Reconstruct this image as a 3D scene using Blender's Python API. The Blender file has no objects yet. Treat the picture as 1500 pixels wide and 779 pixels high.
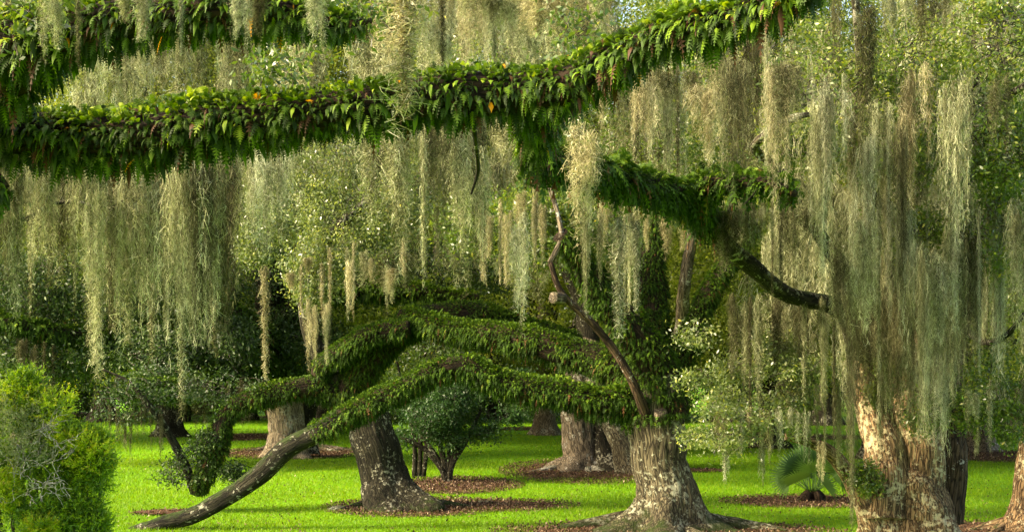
import bpy, math, numpy as np
from math import radians as R
sc = bpy.context.scene
col = sc.collection
# ------------------------------------------------------------------ camera, sky, sun, exposure
F_PX, CX, HY, CAM_H = 1900.0, 750.0, 547.0, 4.0      # focal length and horizon in photo pixels (1500 x 779)
cam = bpy.data.objects.new('camera', bpy.data.cameras.new('camera'))
col.objects.link(cam); sc.camera = cam
cam.location = (0, 0, CAM_H); cam.rotation_euler = (R(90), 0, 0)
cam.data.sensor_width = 36.0; cam.data.lens = 36.0 * F_PX / 1500.0
cam.data.shift_y = (HY - 389.5) / 1500.0
cam.data.clip_end = 2000
SUN_EL, SUN_AZ = 36.0, -106.0         # elevation; azimuth of the sun from +Y towards +X
world = bpy.data.worlds.new('World'); sc.world = world; world.use_nodes = True
wn = world.node_tree; bg = wn.nodes['Background']
sky = wn.nodes.new('ShaderNodeTexSky'); sky.sky_type = 'NISHITA'; sky.sun_disc = False
sky.sun_elevation = R(SUN_EL); sky.sun_rotation = R(SUN_AZ); sky.dust_density = 3.0; sky.air_density = 1.0; sky.ozone_density = 0.6
wn.links.new(sky.outputs[0], bg.inputs[0]); bg.inputs[1].default_value = 0.15
sun = bpy.data.objects.new('sun', bpy.data.lights.new('sun', 'SUN')); col.objects.link(sun)
sun.data.energy = 3.4; sun.data.angle = R(12.0); sun.data.color = (1.0, 0.90, 0.70)
from mathutils import Vector
sd = Vector((math.sin(R(SUN_AZ)) * math.cos(R(SUN_EL)), math.cos(R(SUN_AZ)) * math.cos(R(SUN_EL)), math.sin(R(SUN_EL))))
sun.rotation_euler = sd.to_track_quat('Z', 'Y').to_euler()
vs = sc.view_settings
vs.view_transform = 'Standard'; vs.look = 'None'; vs.gamma = 1.0; vs.use_curve_mapping = False
vs.exposure = 1.98
try:
    vs.use_white_balance = True; vs.white_balance_temperature = 7600; vs.white_balance_tint = 10
except Exception: pass
cy = sc.cycles
cy.max_bounces = 6; cy.diffuse_bounces = 3; cy.glossy_bounces = 1; cy.transmission_bounces = 3; cy.transparent_max_bounces = 4
cy.caustics_reflective = False; cy.caustics_refractive = False

# ------------------------------------------------------------------ helpers
rng = np.random.default_rng(7)
def W(px, py, Y): return np.array([(px - CX) * Y / F_PX, Y, CAM_H - (py - HY) * Y / F_PX])
def G(px, py):
    Y = CAM_H * F_PX / (py - HY); return np.array([(px - CX) * Y / F_PX, Y, 0.0])
def _h(i, j, k):
    n = (i * 374761393 + j * 668265263 + k * 1274126177) & 0xffffffff
    n = ((n ^ (n >> 13)) * 1274126177) & 0xffffffff
    return ((n ^ (n >> 16)) & 0xffff) / 65535.0
def noise(p):
    p = np.asarray(p, float); f = np.floor(p); u = p - f; u = u * u * (3 - 2 * u); i = f.astype(np.int64)
    x, y, z = i[..., 0], i[..., 1], i[..., 2]; a, b, c = u[..., 0], u[..., 1], u[..., 2]
    L = lambda s, t, w: s + (t - s) * w
    return L(L(L(_h(x, y, z), _h(x+1, y, z), a), L(_h(x, y+1, z), _h(x+1, y+1, z), a), b),
             L(L(_h(x, y, z+1), _h(x+1, y, z+1), a), L(_h(x, y+1, z+1), _h(x+1, y+1, z+1), a), b), c)
def fbm(p, o=4):
    s, a, t = 0, 0.5, 0; p = np.asarray(p, float)
    for k in range(o): s = s + a * noise(p * 2 ** k + 17.3 * k); t += a; a *= 0.5
    return s / t
def unit(v): return v / np.maximum(np.linalg.norm(v, axis=-1, keepdims=True), 1e-9)
def rdir(n, g=rng): return unit(g.normal(size=(n, 3)))

def mesh(name, V, F, tint=None, bk=None, mo=None, smooth=False):
    """one mesh from an (n,3) vertex array and a list of (m,3)/(m,4) face arrays"""
    me = bpy.data.meshes.new(name); V = np.asarray(V, np.float32)
    if not isinstance(F, list): F = [F]
    F = [np.asarray(f, np.int32) for f in F if len(f)]
    tot = np.concatenate([np.full(len(f), f.shape[1], np.int32) for f in F])
    loops = np.concatenate([f.ravel() for f in F])
    me.vertices.add(len(V)); me.vertices.foreach_set('co', V.ravel())
    me.loops.add(len(loops)); me.loops.foreach_set('vertex_index', loops)
    me.polygons.add(len(tot))
    st = np.zeros(len(tot), np.int32); st[1:] = np.cumsum(tot)[:-1]
    me.polygons.foreach_set('loop_start', st)
    try: me.polygons.foreach_set('loop_total', tot)
    except Exception: pass
    if smooth: me.polygons.foreach_set('use_smooth', np.ones(len(tot), bool))
    for nm, arr, ty in (('tint', tint, 'FLOAT'), ('mo', mo, 'FLOAT')):
        if arr is not None:
            at = me.attributes.new(nm, ty, 'POINT'); at.data.foreach_set('value', np.asarray(arr, np.float32).ravel())
    if bk is not None:
        at = me.attributes.new('bk', 'FLOAT_VECTOR', 'POINT'); at.data.foreach_set('vector', np.asarray(bk, np.float32).ravel())
    me.update(calc_edges=True); me.validate()
    return me
def tag(o, label=None, cat=None, group=None, kind=None):
    for k, v in (('label', label), ('category', cat), ('group', group), ('kind', kind)):
        if v: o[k] = v
    return o
def link(name, me, mat, parent=None):
    o = bpy.data.objects.new(name, me); col.objects.link(o)
    if mat and not me.materials: me.materials.append(mat)
    if parent is not None:
        o.parent = parent
        wl = Vector((0, 0, 0)); q = parent
        while q is not None: wl += Vector(q.location); q = q.parent
        me.transform(__import__('mathutils').Matrix.Translation(-wl))
    return o
def thing(name, loc, label, cat, group=None):
    o = bpy.data.objects.new(name, None); col.objects.link(o); o.location = tuple(loc); o.empty_display_size = 0.2
    return tag(o, label, cat, group)
def merge(parts):
    """concatenate (V, F, tint) tuples"""
    Vs, Fs, Ts, off = [], {}, [], 0
    for V, F, T in parts:
        for f in (F if isinstance(F, list) else [F]):
            if len(f): Fs.setdefault(f.shape[1], []).append(f + off)
        Vs.append(V); Ts.append(T); off += len(V)
    return np.concatenate(Vs), [np.concatenate(f) for f in Fs.values()], np.concatenate(Ts)

# ------------------------------------------------------------------ materials
def newmat(name):
    m = bpy.data.materials.new(name); m.use_nodes = True; nt = m.node_tree; nt.nodes.clear()
    out = nt.nodes.new('ShaderNodeOutputMaterial')
    return m, nt, (lambda t, **k: [setattr(n, a, b) for n in [nt.nodes.new(t)] for a, b in k.items()] and nt.nodes[-1] or nt.nodes[-1]), out
def ramp(nt, src, stops, interp='LINEAR'):
    r = nt.nodes.new('ShaderNodeValToRGB'); r.color_ramp.interpolation = interp
    e = r.color_ramp.elements
    while len(e) < len(stops): e.new(0.5)
    for el, (p, c) in zip(e, stops): el.position = p; el.color = tuple(c) + (1,) if len(c) == 3 else c
    nt.links.new(src, r.inputs[0]); return r
def leafmat(name, stops, trans=0.35, rough=0.45, spec=0.4, tmul=(1.5, 1.5, 0.7), objvar=0.0):
    m, nt, N, out = newmat(name); L = nt.links.new
    a = N('ShaderNodeAttribute'); a.attribute_name = 'tint'
    src = a.outputs['Fac']
    if objvar:
        oi = N('ShaderNodeObjectInfo'); ma = N('ShaderNodeMath'); ma.operation = 'MULTIPLY_ADD'
        L(oi.outputs['Random'], ma.inputs[0]); ma.inputs[1].default_value = objvar; L(src, ma.inputs[2])
        mb = N('ShaderNodeMath'); mb.operation = 'SUBTRACT'; L(ma.outputs[0], mb.inputs[0]); mb.inputs[1].default_value = objvar / 2; src = mb.outputs[0]
    r = ramp(nt, src, stops)
    p = N('ShaderNodeBsdfPrincipled'); p.inputs['Roughness'].default_value = rough; p.inputs['Specular IOR Level'].default_value = spec
    L(r.outputs[0], p.inputs['Base Color'])
    t = N('ShaderNodeBsdfTranslucent'); mx = N('ShaderNodeMix'); mx.data_type = 'RGBA'; mx.blend_type = 'MULTIPLY'
    mx.inputs[0].default_value = 1.0; L(r.outputs[0], mx.inputs[6]); mx.inputs[7].default_value = tmul + (1,)
    L(mx.outputs[2], t.inputs[0])
    ms = N('ShaderNodeMixShader'); ms.inputs[0].default_value = trans
    L(p.outputs[0], ms.inputs[1]); L(t.outputs[0], ms.inputs[2]); L(ms.outputs[0], out.inputs[0])
    return m
def barkmat(name, dark, base, lichen=(0.50, 0.48, 0.40), lich=0.58, moss=(0.026, 0.044, 0.008), fs=1.0):
    m, nt, N, out = newmat(name); L = nt.links.new
    a = N('ShaderNodeAttribute'); a.attribute_name = 'bk'
    mp = N('ShaderNodeMapping'); mp.inputs['Scale'].default_value = (15 * fs, 15 * fs, 1.7 * fs); L(a.outputs['Vector'], mp.inputs[0])
    n1 = N('ShaderNodeTexNoise'); n1.inputs['Scale'].default_value = 1.0; n1.inputs['Detail'].default_value = 7; n1.inputs['Roughness'].default_value = 0.62; L(mp.outputs[0], n1.inputs[0])
    v = N('ShaderNodeTexVoronoi'); v.feature = 'DISTANCE_TO_EDGE'; v.inputs['Scale'].default_value = 1.0
    dm = N('ShaderNodeVectorMath'); dm.operation = 'MULTIPLY_ADD'; L(n1.outputs['Color'], dm.inputs[0]); dm.inputs[1].default_value = (1.6,) * 3; L(mp.outputs[0], dm.inputs[2]); L(dm.outputs[0], v.inputs[0])
    crack = ramp(nt, v.outputs['Distance'], [(0.0, (0, 0, 0)), (0.16, (1, 1, 1))])
    mm = N('ShaderNodeMath'); mm.operation = 'MULTIPLY'; L(crack.outputs[0], mm.inputs[0]); L(n1.outputs['Fac'], mm.inputs[1])
    cr = ramp(nt, mm.outputs[0], [(0.05, dark), (0.55, base), (0.75, tuple(min(1, c * 1.35) for c in base))])
    tc = N('ShaderNodeTexCoord')
    n2 = N('ShaderNodeTexNoise'); n2.inputs['Scale'].default_value = 9; n2.inputs['Detail'].default_value = 9; n2.inputs['Roughness'].default_value = 0.72; L(tc.outputs['Object'], n2.inputs[0])
    n3 = N('ShaderNodeTexNoise'); n3.inputs['Scale'].default_value = 1.3; n3.inputs['Detail'].default_value = 3; L(tc.outputs['Object'], n3.inputs[0])
    ad = N('ShaderNodeMath'); ad.operation = 'MULTIPLY_ADD'; L(n3.outputs['Fac'], ad.inputs[0]); ad.inputs[1].default_value = 0.5; L(n2.outputs['Fac'], ad.inputs[2])
    hv = N('ShaderNodeMapRange'); L(n3.outputs['Fac'], hv.inputs[0]); hv.inputs[1].default_value = 0.3; hv.inputs[2].default_value = 0.7; hv.inputs[3].default_value = 0.6; hv.inputs[4].default_value = 1.25
    hb = N('ShaderNodeVectorMath'); hb.operation = 'SCALE'; L(cr.outputs[0], hb.inputs[0]); L(hv.outputs[0], hb.inputs['Scale'])
    lf = ramp(nt, ad.outputs[0], [(min(lich + 0.25, 0.99) - 0.012, (0, 0, 0)), (min(lich + 0.25, 0.99) + 0.012, (1, 1, 1))])
    b1 = N('ShaderNodeMix'); b1.data_type = 'RGBA'; L(hb.outputs[0], b1.inputs[6]); b1.inputs[7].default_value = lichen + (1,)
    lm = N('ShaderNodeMath'); lm.operation = 'MULTIPLY'; lm.inputs[1].default_value = 0.85; L(lf.outputs[0], lm.inputs[0]); L(lm.outputs[0], b1.inputs[0])
    am = N('ShaderNodeAttribute'); am.attribute_name = 'mo'
    n4 = N('ShaderNodeTexNoise'); n4.inputs['Scale'].default_value = 5; n4.inputs['Detail'].default_value = 6; L(tc.outputs['Object'], n4.inputs[0])
    sm = N('ShaderNodeMath'); sm.operation = 'ADD'; L(am.outputs['Fac'], sm.inputs[0]); L(n4.outputs['Fac'], sm.inputs[1])
    mr = ramp(nt, sm.outputs[0], [(0.72, (0, 0, 0)), (0.98, (1, 1, 1))])
    mk = N('ShaderNodeMath'); mk.operation = 'MULTIPLY'; mk.inputs[1].default_value = 0.9; L(mr.outputs[0], mk.inputs[0])
    b2 = N('ShaderNodeMix'); b2.data_type = 'RGBA'; L(mk.outputs[0], b2.inputs[0]); L(b1.outputs[2], b2.inputs[6]); b2.inputs[7].default_value = moss + (1,)
    p = N('ShaderNodeBsdfPrincipled'); p.inputs['Roughness'].default_value = 0.9; p.inputs['Specular IOR Level'].default_value = 0.15; L(b2.outputs[2], p.inputs['Base Color'])
    hs = N('ShaderNodeMath'); hs.operation = 'ADD'; L(mm.outputs[0], hs.inputs[0]); L(lf.outputs[0], hs.inputs[1])
    bp = N('ShaderNodeBump'); bp.inputs['Strength'].default_value = 0.9; bp.inputs['Distance'].default_value = 0.05; L(hs.outputs[0], bp.inputs['Height']); L(bp.outputs[0], p.inputs['Normal'])
    L(p.outputs[0], out.inputs[0]); return m

M = {}
M['fern'] = leafmat('fern', [(0.0, (0.018, 0.038, 0.005)), (0.35, (0.052, 0.108, 0.007)), (0.7, (0.14, 0.235, 0.013)), (0.86, (0.27, 0.35, 0.022)), (0.9, (0.06, 0.028, 0.010)), (0.97, (0.09, 0.042, 0.016)), (1.0, (0.55, 0.24, 0.01))], 0.25, 0.6, 0.18)
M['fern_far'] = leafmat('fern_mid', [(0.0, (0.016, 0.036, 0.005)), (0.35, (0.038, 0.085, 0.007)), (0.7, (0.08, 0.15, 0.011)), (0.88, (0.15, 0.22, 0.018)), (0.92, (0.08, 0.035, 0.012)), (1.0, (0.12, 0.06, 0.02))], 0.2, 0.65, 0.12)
M['leaf'] = leafmat('oak_leaf', [(0.0, (0.03, 0.06, 0.012)), (0.5, (0.075, 0.13, 0.022)), (0.9, (0.17, 0.23, 0.035)), (1.0, (0.34, 0.30, 0.03))], 0.4, 0.33, 0.55)
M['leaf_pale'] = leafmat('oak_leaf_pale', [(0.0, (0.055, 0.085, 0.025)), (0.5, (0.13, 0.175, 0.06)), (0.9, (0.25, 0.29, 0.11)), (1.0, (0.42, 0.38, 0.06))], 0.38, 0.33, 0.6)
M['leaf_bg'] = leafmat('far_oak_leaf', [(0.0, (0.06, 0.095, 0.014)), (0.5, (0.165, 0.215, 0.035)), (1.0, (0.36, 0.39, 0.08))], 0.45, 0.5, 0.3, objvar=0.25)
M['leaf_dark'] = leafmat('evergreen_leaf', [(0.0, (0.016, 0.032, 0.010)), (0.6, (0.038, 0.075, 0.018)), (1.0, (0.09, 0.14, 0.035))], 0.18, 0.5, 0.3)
M['leaf_camellia'] = leafmat('camellia_leaf', [(0.0, (0.016, 0.042, 0.011)), (0.6, (0.036, 0.092, 0.022)), (1.0, (0.08, 0.17, 0.04))], 0.2, 0.45, 0.35)
M['leaf_bush'] = leafmat('bush_leaf', [(0.0, (0.03, 0.08, 0.012)), (0.45, (0.09, 0.19, 0.015)), (0.85, (0.30, 0.42, 0.02)), (0.95, (0.40, 0.45, 0.03)), (1.0, (0.5, 0.26, 0.05))], 0.35, 0.45, 0.35)
M['palm'] = leafmat('palmetto_leaf', [(0.0, (0.03, 0.075, 0.018)), (1.0, (0.11, 0.22, 0.05))], 0.25, 0.4, 0.4)
mst = lambda a, b, c: [(0.0, tuple(x * 0.4 for x in a)), (0.3, a), (0.65, b), (1.0, c)]
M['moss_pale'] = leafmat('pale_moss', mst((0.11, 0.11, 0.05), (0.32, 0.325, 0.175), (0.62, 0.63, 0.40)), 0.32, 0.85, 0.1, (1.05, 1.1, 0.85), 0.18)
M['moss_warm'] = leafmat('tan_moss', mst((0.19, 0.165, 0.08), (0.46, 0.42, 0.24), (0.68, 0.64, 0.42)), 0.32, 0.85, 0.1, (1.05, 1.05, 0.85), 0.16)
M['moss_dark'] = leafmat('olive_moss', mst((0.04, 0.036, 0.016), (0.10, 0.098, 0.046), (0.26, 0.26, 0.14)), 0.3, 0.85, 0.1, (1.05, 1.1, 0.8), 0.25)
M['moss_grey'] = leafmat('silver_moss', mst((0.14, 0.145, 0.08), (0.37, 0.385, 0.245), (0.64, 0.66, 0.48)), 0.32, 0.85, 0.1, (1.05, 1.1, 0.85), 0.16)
M['grass'] = leafmat('grass_blade', [(0.0, (0.05, 0.112, 0.004)), (0.5, (0.122, 0.235, 0.006)), (1.0, (0.22, 0.33, 0.012))], 0.4, 0.5, 0.25, (1.4, 1.3, 0.5))
M['litter'] = leafmat('fallen_leaf', [(0.0, (0.018, 0.010, 0.006)), (0.5, (0.065, 0.036, 0.021)), (0.9, (0.16, 0.10, 0.06)), (1.0, (0.30, 0.23, 0.15))], 0.1, 0.7, 0.2)
M['bark'] = barkmat('oak_bark', (0.022, 0.018, 0.011), (0.135, 0.115, 0.068), lich=0.565, lichen=(0.36, 0.36, 0.25))
M['bark_dark'] = barkmat('dark_bark', (0.009, 0.008, 0.005), (0.038, 0.034, 0.020), lich=0.585, lichen=(0.36, 0.35, 0.26))
M['bark_brown'] = barkmat('brown_bark', (0.016, 0.010, 0.006), (0.085, 0.055, 0.032), lich=0.64)
M['bark_warm'] = barkmat('tan_bark', (0.035, 0.021, 0.011), (0.255, 0.165, 0.085), lich=0.555, lichen=(0.50, 0.43, 0.26))
M['bark_grey'] = barkmat('grey_bark', (0.032, 0.026, 0.018), (0.20, 0.16, 0.11), lich=0.60)
M['bark_lit'] = barkmat('lit_bark', (0.07, 0.055, 0.04), (0.42, 0.34, 0.23), lich=0.58)  # brightened grey bark: sunlight put into the colour of the far-left trunk
M['core'] = barkmat('fern_root_mat', (0.010, 0.007, 0.004), (0.035, 0.022, 0.012), lich=0.74)
M['twig'] = barkmat('twig_bark', (0.03, 0.024, 0.018), (0.13, 0.11, 0.08), lich=0.56, fs=2)
M['deadwood'] = barkmat('dead_twig', (0.35, 0.31, 0.24), (0.62, 0.58, 0.46), lich=0.7, fs=2)
M['stone'] = barkmat('lichened_stone', (0.05, 0.05, 0.035), (0.13, 0.135, 0.09), lich=0.58, lichen=(0.34, 0.36, 0.28))

def groundmat(name, stops, scale, bump=0.3):
    m, nt, N, out = newmat(name); L = nt.links.new
    tc = N('ShaderNodeTexCoord'); n = N('ShaderNodeTexNoise'); n.inputs['Scale'].default_value = scale; n.inputs['Detail'].default_value = 9; n.inputs['Roughness'].default_value = 0.7
    L(tc.outputs['Object'], n.inputs[0]); n2 = N('ShaderNodeTexNoise'); n2.inputs['Scale'].default_value = scale * 0.06; n2.inputs['Detail'].default_value = 4; L(tc.outputs['Object'], n2.inputs[0])
    av = N('ShaderNodeMath'); av.operation = 'MULTIPLY_ADD'; L(n.outputs[0], av.inputs[0]); av.inputs[1].default_value = 0.6
    a2 = N('ShaderNodeMath'); a2.operation = 'MULTIPLY'; a2.inputs[1].default_value = 0.4; L(n2.outputs[0], a2.inputs[0]); L(a2.outputs[0], av.inputs[2])
    r = ramp(nt, av.outputs[0], stops); p = N('ShaderNodeBsdfPrincipled'); p.inputs['Roughness'].default_value = 0.9; p.inputs['Specular IOR Level'].default_value = 0.1
    L(r.outputs[0], p.inputs['Base Color']); b = N('ShaderNodeBump'); b.inputs['Strength'].default_value = bump; b.inputs['Distance'].default_value = 0.06; L(n.outputs[0], b.inputs['Height']); L(b.outputs[0], p.inputs['Normal'])
    L(p.outputs[0], out.inputs[0]); return m
M['lawn'] = groundmat('lawn', [(0.3, (0.05, 0.14, 0.004)), (0.55, (0.10, 0.25, 0.005)), (0.75, (0.16, 0.31, 0.008))], 7.0, 0.5)
M['mulch'] = groundmat('mulch', [(0.3, (0.02, 0.011, 0.006)), (0.5, (0.075, 0.038, 0.02)), (0.62, (0.13, 0.075, 0.04)), (0.8, (0.26, 0.18, 0.11))], 9.0, 1.0)

# ------------------------------------------------------------------ limbs and trunks
class Tube:
    """a tapering, gnarled tube along a smooth path; keeps its frames so ferns can grow on it"""
    def __init__(s, pts, rad, nth=20, step=0.12, flare=None, gnarl=0.10, lobes=None, seed=0, amp=0.02):
        pts = np.asarray(pts, float); rad = np.asarray(rad, float); k = len(pts)
        seg = np.linalg.norm(np.diff(pts, axis=0), axis=1); cum = np.r_[0, np.cumsum(seg)]
        n = max(5, int(cum[-1] / step)); d = np.linspace(0, cum[-1], n)
        m = np.zeros_like(pts)                                   # Catmull-Rom slopes by arc length
        for i in range(k):
            a, b = max(i - 1, 0), min(i + 1, k - 1); m[i] = (pts[b] - pts[a]) / (cum[b] - cum[a])
        i = np.clip(np.searchsorted(cum, d, 'right') - 1, 0, k - 2); h = seg[i]; t = ((d - cum[i]) / h)[:, None]; h = h[:, None]
        C = (2*t**3 - 3*t**2 + 1) * pts[i] + (t**3 - 2*t**2 + t) * h * m[i] + (-2*t**3 + 3*t**2) * pts[i+1] + (t**3 - t**2) * h * m[i+1]
        Rr = np.interp(d, cum, rad)
        wk = 0.8 if np.mean(rad) > 0.14 else 0.35
        wob = np.stack([fbm(np.c_[d * 0.9, np.full(n, 3.1 * q + seed), np.zeros(n)], 3) - 0.5 for q in range(3)], 1)
        C = C + wob * np.minimum(Rr, 0.35)[:, None] * wk
        T = unit(np.gradient(C, axis=0)); N = np.zeros_like(T)
        ref = np.array([0, 0, 1.0]) if abs(T[0, 2]) < 0.8 else np.array([1.0, 0, 0])
        v = unit(np.cross(T[0], ref))
        for q in range(n): v = unit(v - T[q] * (v @ T[q])); N[q] = v
        B = np.cross(T, N)
        th = np.linspace(0, 2 * np.pi, nth, endpoint=False); c, sn = np.cos(th), np.sin(th)
        ring = c[None, :, None] * N[:, None] + sn[None, :, None] * B[:, None]
        rr = np.repeat(Rr[:, None], nth, 1)
        cc = np.stack([np.repeat(c[None], n, 0), np.repeat(sn[None], n, 0), np.repeat(d[:, None], nth, 1)], -1)
        rr = rr * (1 + gnarl * 2 * (fbm(cc * np.array([1.3, 1.3, 1.1]) + seed * 5.1, 3) - 0.5))
        if lobes is not None: rr = rr * lobes(th[None, :], d[:, None])
        if flare is not None:                                    # (extra, height, number of buttresses)
            ex, hh, nb = flare; z = C[:, 2:3] + ring[..., 2] * rr * 0.8
            ph = seed * 1.7
            lob = 0.62 + 0.38 * np.cos(nb * th[None] + ph + 0.8 * np.sin(2 * th[None] + seed)) + 0.35 * (noise(cc * np.array([2.2, 2.2, 0.3]) + seed) - 0.5)
            rr = rr * (1 + ex * np.exp(-np.maximum(z, 0) / hh) * np.maximum(lob, 0.3))
        rid = 1 - np.abs(2 * fbm(cc * np.array([1, 1, 0]) * (rr[..., None] * 7) + cc * np.array([0, 0, 1.6]) + seed, 3) - 1)
        rr = rr + amp * (rid - 0.6) * 2
        V = C[:, None] + ring * rr[..., None]
        s.C, s.T, s.N, s.B, s.R, s.d, s.ring, s.rr = C, T, N, B, Rr, d, ring, rr
        s.V = np.concatenate([V.reshape(-1, 3), C[:1], C[-1:]])
        bk = np.stack([c[None] * rr, sn[None] * rr, np.repeat(d[:, None], nth, 1)], -1).reshape(-1, 3)
        s.bk = np.concatenate([bk, bk[:1], bk[-1:]])
        a = np.arange(n - 1)[:, None] * nth; j = np.arange(nth)[None]; j2 = (j + 1) % nth
        s.F = [np.stack([a + j, a + j2, a + nth + j2, a + nth + j], -1).reshape(-1, 4),
               np.concatenate([np.stack([(np.arange(nth) + 1) % nth, np.arange(nth), np.full(nth, n * nth)], -1),
                               np.stack([(n - 1) * nth + np.arange(nth), (n - 1) * nth + (np.arange(nth) + 1) % nth, np.full(nth, n * nth + 1)], -1)])]
        s.n, s.nth = n, nth
        s.up = np.concatenate([ring[..., 2].reshape(-1), [0, 0]])
    def link(s, name, mat, parent, moss=0.0, mossh=None):
        mo = moss * np.clip(s.up, 0, 1)
        if mossh: mo = np.maximum(mo, 0.75 * np.exp(-np.maximum(s.V[:, 2], 0) / mossh) * (0.3 + 0.7 * noise(s.V * 0.9)))
        return link(name, mesh(name, s.V, s.F, bk=s.bk, mo=mo, smooth=True), mat, parent)
def TB(pp, rp, **k):
    """limb from photo-pixel points (px, py, Y) and half-widths in pixels"""
    pts = [W(*p) for p in pp]; rad = [r * p[2] / F_PX for r, p in zip(rp, pp)]
    return Tube(pts, rad, **k)

def fronds(P, Nn, D, length, width, seg, droop, tint, g=rng, solid=False):
    """pinnate fronds at points P, first direction D; returns V, F, tint"""
    n = len(P); L = length[:, None, None]
    t = np.linspace(0, 1, seg + 1)[None, :, None]
    dz = np.zeros((n, 1, 3)); dz[..., 2] = -1
    S = P[:, None] + L * (D[:, None] * (t - 0.35 * t * t) + dz * droop[:, None, None] * t * t)
    side = np.cross(D, np.array([0, 0, 1.0]) + 0.5 * g.normal(size=(n, 3))); side = unit(side)
    prof = np.sin(np.pi * np.clip(np.linspace(0.16, 1.0, seg) ** 0.75, 0, 0.97))[None, :, None]
    mid = (S[:, :-1] * 0.35 + S[:, 1:] * 0.65); adv = (S[:, 1:] - S[:, :-1])
    nrm = unit(np.cross(np.repeat(side[:, None], seg, 1), adv))
    wv = width[:, None, None] * prof
    wob = 1 + 0.35 * (g.random((n, seg, 1)) - 0.5)
    Lt = mid + adv * 0.5 + side[:, None] * wv * wob - nrm * wv * 0.22
    Rt = mid + adv * 0.5 - side[:, None] * wv * wob - nrm * wv * 0.22
    V = np.concatenate([S, Lt, Rt], 1); m = V.shape[1]
    i = np.arange(seg)
    f = np.concatenate([np.stack([i, i + 1, seg + 1 + i], -1), np.stack([i + 1, i, 2 * seg + 1 + i], -1)])
    if solid:
        j = np.arange(seg - 1)
        f = np.concatenate([f, np.stack([j + 1, seg + 2 + j, seg + 1 + j], -1), np.stack([j + 1, 2 * seg + 1 + j, 2 * seg + 2 + j], -1)])
    F = (np.arange(n)[:, None, None] * m + f[None]).reshape(-1, 3)
    return V.reshape(-1, 3), F, np.repeat(tint, m)
def ferns(tube, dens, ln, seg=6, under=0.55, d0=0.0, d1=1.0, wid=0.24, brown=0.07, seed=1, lift=0.0, solid=False):
    """resurrection-fern fur on a tube: dense on top and sides, hanging below"""
    g = np.random.default_rng(seed)
    area = np.trapezoid(2 * np.pi * tube.R, tube.d) if hasattr(np, 'trapezoid') else np.trapz(2 * np.pi * tube.R, tube.d)
    n = int(area * dens * (d1 - d0))
    pos = d0 + (d1 - d0) * g.random(n); q = np.interp(pos * tube.d[-1], tube.d, np.arange(tube.n)); q0 = np.minimum(q.astype(int), tube.n - 2); w = (q - q0)[:, None]
    th = g.random(n) * 2 * np.pi
    C = tube.C[q0] * (1 - w) + tube.C[q0 + 1] * w
    Nn = np.cos(th)[:, None] * tube.N[q0] + np.sin(th)[:, None] * tube.B[q0]
    clump = fbm(np.c_[C * 2.2 + Nn * 1.2], 3)
    keep = (g.random(n) < np.where(Nn[:, 2] < -0.35, under, 1.0)) & (clump > np.where(Nn[:, 2] > 0.3, 0.18, 0.30))
    C, Nn, q0, clump, pos = C[keep], Nn[keep], q0[keep], clump[keep], pos[keep]; n = len(C)
    wob = 0.75 + 0.5 * fbm(np.c_[C * 0.9 + 31], 2)
    fade = np.clip(np.minimum((pos - d0) / 0.02 + 0.2, (d1 - pos) / 0.04 + 0.2), 0.3, 1)
    P = C + Nn * (tube.R[q0] * (0.9 + 0.25 * g.random(n)))[:, None] + Nn * (np.maximum(clump - 0.35, 0) * ln * 2.0 * g.random(n))[:, None]
    rnd = g.normal(size=(n, 3)) * 0.5
    D = unit(Nn + rnd + np.array([0, 0, 0.10 + lift]) + np.maximum(Nn[:, 2:3], 0) * np.array([0, 0, 0.5]))
    tuft = noise(C * 3.4 + 5.0)
    length = ln * (0.45 + 0.85 * g.random(n)) * (0.5 + 0.5 * clump + 0.6 * tuft) * fade * wob
    droop = 0.12 + 0.4 * g.random(n) + np.where(Nn[:, 2] < 0.35, 0.32, 0.0)
    tint = np.clip(0.28 + 0.45 * (clump - 0.5) + 0.25 * g.normal(size=n) + 0.16 * Nn[:, 2], 0, 0.86)  # upward-facing fronds tinted lighter: light from above put into the colour
    bz = fbm(C * 1.7 + 9, 2)
    br = g.random(n) < brown * np.where(bz > 0.6, 1.3, 0.6) * np.where(Nn[:, 2] < 0.3, 1.3, 0.4)
    tint[br] = 0.9 + 0.07 * g.random(br.sum()); droop[br] += 0.5
    yl = g.random(n) < 0.002; tint[yl] = 1.0
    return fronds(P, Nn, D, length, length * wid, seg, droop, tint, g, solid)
def add_ferns(name, tubes, mat, parent, **k):
    if not isinstance(tubes, list): tubes = [tubes]
    V, F, T = merge([ferns(t, **dict(k, seed=k.get('seed', 1) + i)) for i, t in enumerate(tubes)])
    return link(name, mesh(name, V, F, tint=T), mat, parent)

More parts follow.
